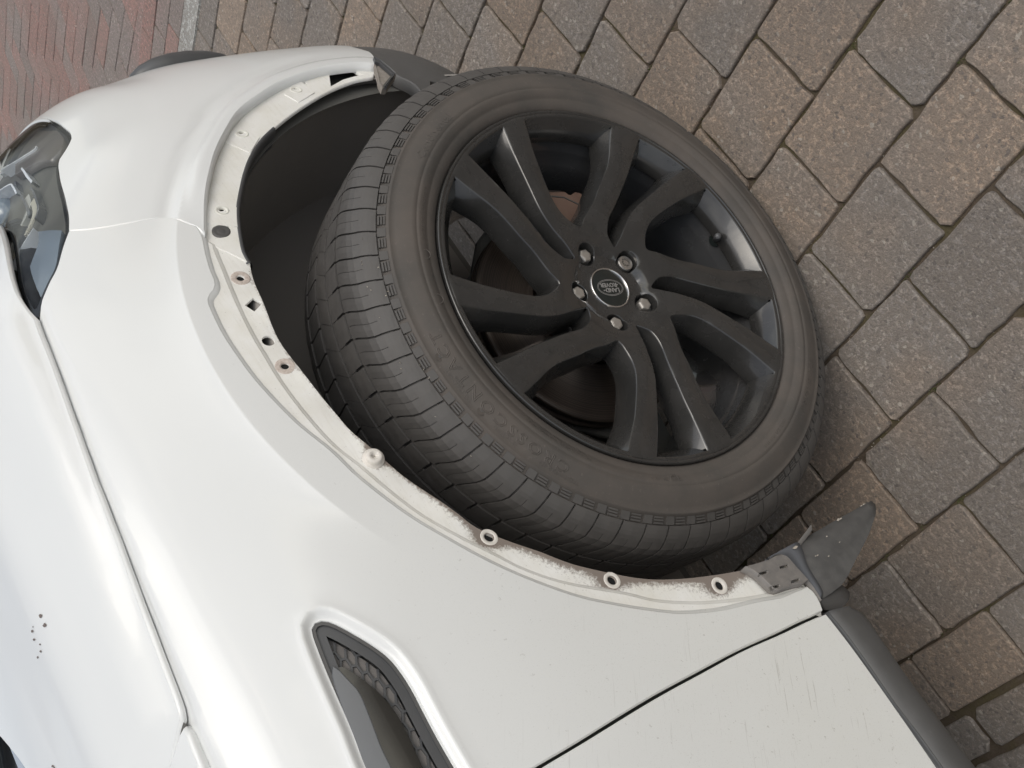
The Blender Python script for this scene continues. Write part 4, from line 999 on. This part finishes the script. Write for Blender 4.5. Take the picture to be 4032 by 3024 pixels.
tv = np.linspace(0, 2 * math.pi, 20, endpoint=False); ev_ = np.array([-math.sin(math.radians(va)), math.cos(math.radians(va)), 0]); ew = np.array([-math.cos(math.radians(va)) * .33, -math.sin(math.radians(va)) * .33, 1.0]) ; ew = np.array([*(-np.array(pol(1, va)) * -.30), 1.0]); ew /= np.linalg.norm(ew)
wobj('valve_seat', [vb - np.array([*pol(.0032, va), 0]) + ev_ * .0095 * math.cos(q) + ew * .0095 * math.sin(q) for q in tv], [tuple(range(20))], CAPB, False)

# ---------------------------------------------------------------- tyre
SWP = [(.2440, -.030), (.2560, -.012), (.2598, -.004), (.2640, .0015), (.2680, .0035), (.2740, .0062), (.2755, .0060), (.2770, .0078), (.2850, .0100), (.2888, .0104), (.2896, .0096), (.2906, .0104), (.2960, .0095), (.3050, .0065), (.3130, .0030), (.3180, .0004), (.3196, .0008), (.3215, .0004), (.3225, -.0035), (.3290, -.0085), (.3395, -.0158), (.3460, -.0240), (.3510, -.0330), (.3545, -.040), (.3555, -.060), (.3560, -.12), (.3555, -.19), (.3530, -.215), (.340, -.236), (.30, -.247), (.26, -.238), (.244, -.22)]
lathe('tyre', SWP, RUB, 220)
# tread: profile by distance from the outer shoulder
TP = crs([(.3222, -.0020), (.3330, -.0070), (.3440, -.0135), (.3525, -.0215), (.3585, -.0310), (.3610, -.0420), (.3622, -.058), (.3628, -.080), (.3632, -.12), (.3628, -.16), (.3622, -.185), (.3600, -.200), (.3530, -.216), (.342, -.228)], 8)
TL = np.r_[0, np.cumsum(np.hypot(*np.diff(TP, axis=0).T))]
def tprof(w): return np.interp(w, TL, TP[:, 0]), np.interp(w, TL, TP[:, 1])
def flat(r_, z_):   # contact patch
    return r_
NP_ = 66; PA = 2 * math.pi / NP_
TV = []; TF = []
def block(wa, wb, fa, fb, nw=5, nf=3, depth=.0055, top=0.0):
    """fa(w), fb(w): start / end angle (in pitches) of the block at lateral position w"""
    k = len(TV); ws2 = np.linspace(wa, wb, nw)
    R_ = []
    for w in ws2:
        r, o = tprof(w); r2, o2 = tprof(w + 1e-4); tn = np.array([-(o2 - o), (r2 - r)]); tn /= np.hypot(*tn)   # outward normal in (r, o)
        if tn[0] < 0: tn = -tn
        for j in range(nf):
            a = (fa(w) + (fb(w) - fa(w)) * j / (nf - 1)) * PA; edge_ = (j in (0, nf - 1)) or w in (ws2[0], ws2[-1])
            rr, oo = r + tn[0] * top, o + tn[1] * top
            if edge_: rr -= tn[0] * .0004; oo -= tn[1] * .0004
            R_.append((rr * math.cos(a), rr * math.sin(a), oo, tn[0], tn[1], a))
    for x in R_: TV.append(x[:3])
    idx = lambda i, j: k + i * nf + j
    for i in range(nw - 1):
        for j in range(nf - 1): TF.append((idx(i, j), idx(i, j + 1), idx(i + 1, j + 1), idx(i + 1, j)))
    bd = [(0, j) for j in range(nf)] + [(i, nf - 1) for i in range(1, nw)] + [(nw - 1, j) for j in range(nf - 2, -1, -1)] + [(i, 0) for i in range(nw - 2, 0, -1)]
    kb = len(TV)
    for i, j in bd:
        x = R_[i * nf + j]; TV.append((x[0] - x[3] * depth * math.cos(x[5]), x[1] - x[3] * depth * math.sin(x[5]), x[2] - x[4] * depth))
    n = len(bd)
    for q in range(n):
        i, j = bd[q]; i2, j2 = bd[(q + 1) % n]; TF.append((idx(i, j), kb + q, kb + (q + 1) % n, idx(i2, j2)))
W0 = TL[-1]
S = -1.0
for p in range(NP_):
    g = .036; s_ = .008
    # shoulder rib: bent transverse grooves, one sipe in the middle
    sh_ = lambda w: S * (.55 * sm(w, .034, .088) ** 1.0 - .16 * (w < .034) * (.034 - w) / .034) 
    for q0, q1 in ((0, .5), (.5, 1)):
        gl = g if q0 == 0 else s_; gr = g if q1 == 1 else s_
        block(.0330, .0825, lambda w: p + q0 + gl + sh_(w), lambda w: p + q1 - gr + sh_(w), 6, 3)
    # shoulder side: raised lugs with fine bars below them
    block(.0125, .0331, lambda w: p + g + sh_(w), lambda w: p + 1 - g + sh_(w), 5, 3, .005)
    block(.0012, .0112, lambda w: p + .05 - .10, lambda w: p + .42 - .10, 3, 2, .004, -.0003)
    for b in range(3):
        block(.0018 + b * .0034, .0038 + b * .0034, lambda w: p + .50 - .10, lambda w: p + .90 - .10, 2, 3, .003, .0002)
    # second rib: short slots from its outer edge
    f2 = lambda w: S * (.62 + .10 * (w - .09) / .03)
    block(.0875, .1060, lambda w: p + .05 + f2(w), lambda w: p + .95 + f2(w), 3, 3)
    block(.1060, .1205, lambda w: p + .012 + f2(w), lambda w: p + .988 + f2(w), 3, 3)
    # centre rib: nearly continuous with thin slanting sipes
    f3 = lambda w: S * (.75 + .55 * (w - .127) / .03)
    block(.1265, .1575, lambda w: p + .010 + f3(w), lambda w: p + .990 + f3(w), 4, 3)
    f4 = lambda w: S * (1.2 - .10 * (w - .16) / .03)
    block(.1635, .1945, lambda w: p + .04 + f4(w), lambda w: p + .96 + f4(w), 4, 3)
    f5 = lambda w: S * (1.2 - .5 * (w - .2) / .04)
    block(.2010, min(.2420, W0 - .001), lambda w: p + .05 + f5(w), lambda w: p + .95 + f5(w), 5, 3)
tb = wobj('tread_blocks', np.array(TV), TF, TREAD, False); tag(tb, kind='stuff')
lathe('tread_base', [(r - .0048 * (1 if 6 < i < len(TP) - 2 else .55), o - (.003 if i < 8 else 0)) for i, (r, o) in enumerate([tuple(x) for x in TP[::2]])], GROOVE, 160)
# raised sidewall lettering
swr = np.array([p[0] for p in SWP[3:24]]); swo = np.array([p[1] for p in SWP[3:24]])
def sw_text(txt, a_deg, r, size, fx=1.0, ex=.0004, flip=False, spacing=1.05, bold=0.0, lift=.0002, name='sidewall_lettering', m=None, res=1):
    V, F = text_mesh(txt, size, ex, fx, spacing, bold, res)
    if not flip: a = math.radians(a_deg) - V[:, 0] / r; rr = r + V[:, 1]          # tops outwards, reads clockwise
    else: a = math.radians(a_deg) + V[:, 0] / r; rr = r - V[:, 1]
    o = np.interp(rr, swr, swo) + V[:, 2] + lift
    P3 = np.c_[rr * np.cos(a), rr * np.sin(a), o]
    return wobj(name, P3, F, m or RUB, False)
CENTER_A = 112.0
# outlined brand line: every letter as a raised contour
def outline_text(txt, a_deg, r, size, fx, spacing):
    cu = bpy.data.curves.new('t', 'FONT'); cu.body = txt; cu.size = size; cu.align_x = 'CENTER'; cu.align_y = 'CENTER'; cu.space_character = spacing
    cu.fill_mode = 'NONE'; cu.bevel_depth = .00075; cu.bevel_resolution = 0; cu.resolution_u = 2
    o = bpy.data.objects.new('t', cu); COL.objects.link(o); dg = bpy.context.evaluated_depsgraph_get()
    me = bpy.data.meshes.new_from_object(o.evaluated_get(dg)); V = np.array([v.co[:] for v in me.vertices]); F = [tuple(p.vertices) for p in me.polygons]
    bpy.data.objects.remove(o); bpy.data.meshes.remove(me)
    V[:, 0] *= fx; a = math.radians(a_deg) - V[:, 0] / r; rr = r + V[:, 1]
    P3 = np.c_[rr * np.cos(a), rr * np.sin(a), np.interp(rr, swr, swo) + V[:, 2]]
    return wobj('sidewall_lettering', P3, F, RUB, False)
outline_text('CROSSCONTACT', 112, .3045, .0165, 1.35, 1.35)
sw_text('TREADWEAR 480', 131, .3135, .0055, 1.2, .0003, bold=.0001)
sw_text('TRACTION', 117.5, .3135, .0055, 1.2, .0003, bold=.0001)
sw_text('TEMPERATURE', 103.5, .3135, .0055, 1.2, .0003, bold=.0001)
for a in (110.5, 96.5):
    c = pol(.3125, a); V = [(c[0] + .0048 * math.cos(t), c[1] + .0048 * math.sin(t), np.interp(.3125, swr, swo) + .0004) for t in np.linspace(0, 6.283, 21)[:-1]]
    wobj('sidewall_mark', V, [tuple(range(20))], RUB, False); sw_text('A', a, .3125, .0058, 1, .0003, bold=.0002, lift=.0005, m=GROOVE)
sw_text('Continental', 36, .2990, .0150, 1.25, .0003, bold=.00015)
sw_text('Continental', 222, .3010, .0150, 1.25, .0004, bold=.00015)
sw_text('245/45 R20 103V M+S', 200, .2820, .0060, 1.1, .0002, flip=False)
sw_text('RADIAL TUBELESS OUTSIDE', 60, .2810, .0055, 1.1, .0002)
sw_text('MAX LOAD 875 kg  MAX PRESS 340 kPa', 128, .2815, .0045, 1.1, .0003)
sw_text('TREAD PLIES POLYESTER STEEL POLYAMIDE', 127, .2765, .0035, 1.1, .0002)
sw_text('DOT  E4  02 0', 158, .2810, .0060, 1.15, .0003)
for a in (72, 84, 160.5):
    t = np.linspace(0, 2 * math.pi, 24, endpoint=False); c = pol(.2815, a); V = []
    for r_, h in ((.0058, 0), (.0056, .0005), (.0050, .0005), (.0048, 0)): V += [(c[0] + r_ * 1.15 * math.cos(q), c[1] + r_ * 1.15 * math.sin(q), np.interp(.2815, swr, swo) + h) for q in t]
    wobj('sidewall_mark', V, [(k * 24 + i, k * 24 + (i + 1) % 24, (k + 1) * 24 + (i + 1) % 24, (k + 1) * 24 + i) for k in range(3) for i in range(24)], RUB, True)
# small stones caught in the shoulder
for i in range(16):
    a = math.radians(rnd.choice([rnd.uniform(60, 125), rnd.uniform(62, 100)])); w = rnd.choice([.031, .013, .031]) + rnd.uniform(-.003, .003); r, o = tprof(w)
    n = 6; c = np.array([r * math.cos(a), r * math.sin(a), o]); V = [c + np.array([rnd.uniform(-1, 1), rnd.uniform(-1, 1), rnd.uniform(-.6, 1)]) * .0013 for _ in range(6)]
    wobj('trapped_grit', V, [(0, 1, 2), (0, 2, 3), (0, 3, 4), (0, 4, 5), (1, 3, 5), (2, 4, 1)], GRIT, False)
# ---------------------------------------------------------------- ground
def sheet(name, x0, x1, y0, y1, z, m, kind='structure'):
    o = new_obj(name, [(x0, y0, z), (x1, y0, z), (x1, y1, z), (x0, y1, z)], [(0, 1, 2, 3)], m, None, False); tag(o, kind=kind); return o
sheet('ground', -300, 300, -300, 300, -.030, JOINT)
drive = sheet('driveway', -6, 2.347, -6, 9, -.0065, JOINT); reg(drive)
KX0, KD, KY0, KYD = .354, .1358, .5135, .1715
def paver_mesh(w, l, seed, gap=.0017, top=0.0, lip=.0016, corner=.0075, rough=.0020, sub=True):
    r = random.Random(seed); hx, hy = w / 2 - gap, l / 2 - gap; P2 = []
    for sx, sy, a0 in ((1, -1, -90), (1, 1, 0), (-1, 1, 90), (-1, -1, 180)):
        c = corner * r.uniform(.55, 1.9)
        for a in ((0, 90) if r.random() < .3 else (0, 45, 90)):
            t = math.radians(a0 + a); P2.append((sx * (hx - c) + c * math.cos(t), sy * (hy - c) + c * math.sin(t)))
        # extra point along the following edge with slight wobble
        nx, ny = {(1, -1): (hx, 0), (1, 1): (0, hy), (-1, 1): (-hx, 0), (-1, -1): (0, -hy)}[(sx, sy)]
        for f in ((-.66, -.33, 0, .33, .66) if sub else (0,)):
            w_ = f * (hy if nx else hx) * (1 if sx * sy > 0 else 1); w_ *= {(1, -1): 1, (1, 1): -1, (-1, 1): -1, (-1, -1): 1}[(sx, sy)]
            jt = r.uniform(-rough, rough * .35)
            if nx: P2.append((nx + (jt if nx > 0 else -jt), w_))
            else: P2.append((w_, ny + (jt if ny > 0 else -jt)))
    P2 = np.array(P2); P2 += np.array([[r.uniform(-rough, rough) * .4, r.uniform(-rough, rough) * .4] for _ in P2]); n = len(P2)
    I = P2 - loop_normals(P2) * lip * 1.5; J = P2 - loop_normals(P2) * lip * .5
    V = [(x, y, top - .030) for x, y in P2] + [(x, y, top - .0050) for x, y in P2] + [(x, y, top - .0016) for x, y in J] + [(x, y, top) for x, y in I]
    F = [(k * n + i, k * n + (i + 1) % n, (k + 1) * n + (i + 1) % n, (k + 1) * n + i) for k in range(3) for i in range(n)] + [tuple(3 * n + i for i in range(n))]
    return V, F
def as_mesh(name, VF, m):
    me = bpy.data.meshes.new(name); me.from_pydata(VF[0], [], VF[1]); me.materials.append(m); me.update(); return me
PV = [paver_mesh(KD, KYD, s) for s in range(14)]
PM = [as_mesh('paver', v, PAVER) for v in PV]
def put(name, me, parent, x, y, rz=0.0, tilt=None, z=0.0):
    o = bpy.data.objects.new(name, me); COL.objects.link(o); t = tilt or (rnd.gauss(0, .004), rnd.gauss(0, .004))
    o.location = (x, y, z); o.rotation_euler = (t[0], t[1], rz); o.parent = parent; o.matrix_parent_inverse = PINV[parent.name]; return o
cells = []
for k in range(-4, 15):
    x = KX0 + KD * (k + .5)
    off = (KY0 + .0858 * k) % KYD
    for j in range(-14, 40):
        y = off + KYD * (j + .5); u = px([(x, y, 0)])[0]
        q = (np.array([x, y, 0]) - np.array([0, 0, CAMH])) @ RC.T
        vis = q[0, ] if False else (q[2] > 0 and -160 < u[0] < 4250 and -220 < u[1] < 3300)
        hid = y > 1.75 and x < 1.15
        cells.append((0 if (vis and not hid) else 1, (x - .9) ** 2 + (y - .9) ** 2, x, y, k))
cells.sort()
SV, SF = [], []
def joined(VF, x, y, z=0.0, rz=0.0):
    k = len(SV); c, s = math.cos(rz), math.sin(rz)
    SV.extend([(x + a * c - b * s, y + a * s + b * c, z + h) for a, b, h in VF[0]]); SF.extend([tuple(k + i for i in f) for f in VF[1]])
npav = 0
for v, d, x, y, k in cells:
    if k == -4: continue
    i = rnd.randrange(14); z = rnd.gauss(0, .0007)
    if v == 0 and npav < 290:
        put('paver', PM[i], drive, x, y, rnd.choice((0, math.pi)) + rnd.gauss(0, .006), z=z); npav += 1
    else: joined(PV[i], x, y, z)
# row -4 is cut back to a straight border, with small make-up pieces behind it
XB = -.155
wcut = (KX0 - 3 * KD) - XB
PC = [paver_mesh(wcut - .003, KYD, 40 + s, sub=False) for s in range(5)]; PCM = [as_mesh('paver', v, PAVER) for v in PC]
for j in range(-12, 22):
    y = ((KY0 - 4 * .0858) % KYD) + KYD * (j + .5)
    (put('paver', PCM[j % 5], drive, XB + wcut / 2 + .002, y) if .7 < y < 1.5 else joined(PC[j % 5], XB + wcut / 2, y))
PS_ = [paver_mesh(.062, .13, 60 + s, corner=.010, rough=.003, sub=False) for s in range(4)]; PSM = [as_mesh('paver', v, PAVER) for v in PS_]
y = -2.0; jj = 0
while y < 5:
    (put('paver', PSM[jj % 4], drive, XB - .035, y) if .6 < y < 1.6 else joined(PS_[jj % 4], XB - .035, y)); y += .135; jj += 1
for k in range(1, 14):
    for j in range(-14, 30):
        x = XB - .068 - KD * (k - .5) - .003; y = .04 + .0858 * k + KYD * j
        i = rnd.randrange(14); u = px([(x, y, 0)])[0]
        if -400 < u[0] < 4300 and -300 < u[1] < 3400 and k < 3: put('paver', PM[i], drive, x, y)
        else: joined(PV[i], x, y)
pr = new_obj('outlying_pavers', SV, SF, PAVER, drive, False); tag(pr, kind='stuff')
# pale concrete edging strip
st = boxmesh('concrete_strip', (2.350, -6, -.05), (2.440, 9, .004), STRIP); tag(st, kind='structure')
bm = bmesh.new(); bm.from_mesh(st.data); bmesh.ops.bevel(bm, geom=[e for e in bm.edges], offset=.003, segments=2, affect='EDGES'); bm.to_mesh(st.data); bm.free()
# red and grey brick paving beyond it
walk = sheet('brick_pavement', 2.444, 14, -6, 14, -.0055, JOINT); reg(walk)
def brick_mesh(a, b, seed):
    r = random.Random(seed); g = .0022; c = .003
    P2 = []
    for u, v in ((g, g), (1 - 0, g), (1, 1), (g, 1)): pass
    A = np.array(a, float); B = np.array(b, float); la, lb = np.hypot(*A), np.hypot(*B); ea, eb = A / la, B / lb
    q = [ea * g + eb * g, ea * (la - g) + eb * g, ea * (la - g) + eb * (lb - g), ea * g + eb * (lb - g)]
    if sgn_area(np.array(q)) < 0: q = q[::-1]
    q = np.array(q); cen = q.mean(0); I = q - (loop_normals(q) * 0 + (q - cen) / np.linalg.norm(q - cen, axis=1)[:, None]) * c
    V = [(x, y, -.03) for x, y in q] + [(x, y, -.0022) for x, y in q] + [(x, y, 0) for x, y in I]
    F = [(k * 4 + i, k * 4 + (i + 1) % 4, (k + 1) * 4 + (i + 1) % 4, (k + 1) * 4 + i) for k in (0, 1) for i in range(4)] + [(8, 9, 10, 11)]
    return V, F
BR_S = brick_mesh((.083, 0), (0, .20), 1); BSM = as_mesh('brick', BR_S, BRICK)
SV.clear(); SF.clear(); nb = 0
for r in range(3):
    x = 2.446 + .0835 * r; y = -3.0 + r * .07
    while y < 8:
        if 1.5 < y < 3.1 and nb < 280: put('brick', BSM, walk, x, y, 0.0, (0, 0), rnd.gauss(0, .0004)); nb += 1
        else: joined(BR_S, x, y)
        y += .2
E1 = np.array([math.cos(math.radians(82.6)), math.sin(math.radians(82.6))]) * .0945
E2 = np.array([math.cos(math.radians(161.0)), math.sin(math.radians(161.0))]) * .0850
HV = brick_mesh(E2 * 2, E1, 2); VV = brick_mesh(E2, E1 * 2, 3); HM = as_mesh('brick', HV, BRICK); VM = as_mesh('brick', VV, BRICK)
O = np.array([3.313, 2.690])
hc = []
for i in range(-40, 60):
    for j in range(-60, 70):
        md_ = (i + j) % 4
        if md_ not in (0, 2): continue
        p0 = O + E2 * i + E1 * j; c = p0 + (E2 + E1 * .5 if md_ == 0 else E2 * .5 + E1)
        if c[0] < 2.70 + .06: continue
        if not (-4 < c[1] < 12 and c[0] < 9): continue
        hc.append((c, p0, md_))
def vis_key(c):
    q = (np.array([c[0], c[1], 0]) - np.array([0, 0, CAMH])) @ RC.T
    if q[2] <= 0: return 9e9
    u = px([(c[0], c[1], 0)])[0]
    if -80 < u[0] < 800 and -120 < u[1] < 620: return q[2]
    return 1e6 + q[2]
hc.sort(key=lambda t: vis_key(t[0]))
for c, p0, md_ in hc:
    if vis_key(c) < 1e6 and nb < 290: put('brick', HM if md_ == 0 else VM, walk, p0[0], p0[1], 0, (0, 0), rnd.gauss(0, .0004)); nb += 1
    else: joined(HV if md_ == 0 else VV, p0[0], p0[1])
# triangular cut pieces that close the herringbone against the border rows
V_ = [(2.697, -4, -.0030), (2.80, -4, -.0030), (2.80, 12, -.0030), (2.697, 12, -.0030)]
new_obj('cut_brick_border', V_, [(0, 1, 2, 3)], BRICK, walk, False)
ob = new_obj('outlying_bricks', SV, SF, BRICK, walk, False); tag(ob, kind='stuff')
# moss and grit in the joints
MV, MF, GV, GF = [], [], [], []
def tuft(Vl, Fl, x, y, s, h):
    k = len(Vl); n = 5; a = rnd.random() * 6
    Vl.extend([(x + s * math.cos(a + i * 6.283 / n) * rnd.uniform(.5, 1), y + s * math.sin(a + i * 6.283 / n) * rnd.uniform(.5, 1), -.0075 + rnd.uniform(0, h * .4)) for i in range(n)]); Vl.append((x, y, -.0065 + h))
    Fl.extend([(k + i, k + (i + 1) % n, k + n) for i in range(n)])
for k in range(-4, 15):
    for j in range(-2, 22):
        y = (KY0 + .0858 * k) % KYD + KYD * j
        for side in (0, 1):
            x = KX0 + KD * (k + side)
            if math.hypot(x - .3, y - .9) > 2.6: continue
            if rnd.random() < .55:
                for _ in range(rnd.randrange(6, 26)): tuft(MV, MF, x + rnd.gauss(0, .003), y + rnd.gauss(0, .007), rnd.uniform(.0006, .0018), rnd.uniform(.001, .0045))
            for _ in range(3): tuft(GV, GF, x + rnd.gauss(0, .004), y + rnd.uniform(-.08, .08), rnd.uniform(.0008, .0022), .002)
tag(new_obj('moss', MV, MF, LEAF, None, False), 'tiny green moss clumps growing in the corners of the driveway joints', 'moss', kind='stuff')
tag(new_obj('grit', GV, GF, GRIT, None, False), 'loose pale grit lying in the joints between the driveway pavers', 'grit', kind='stuff')
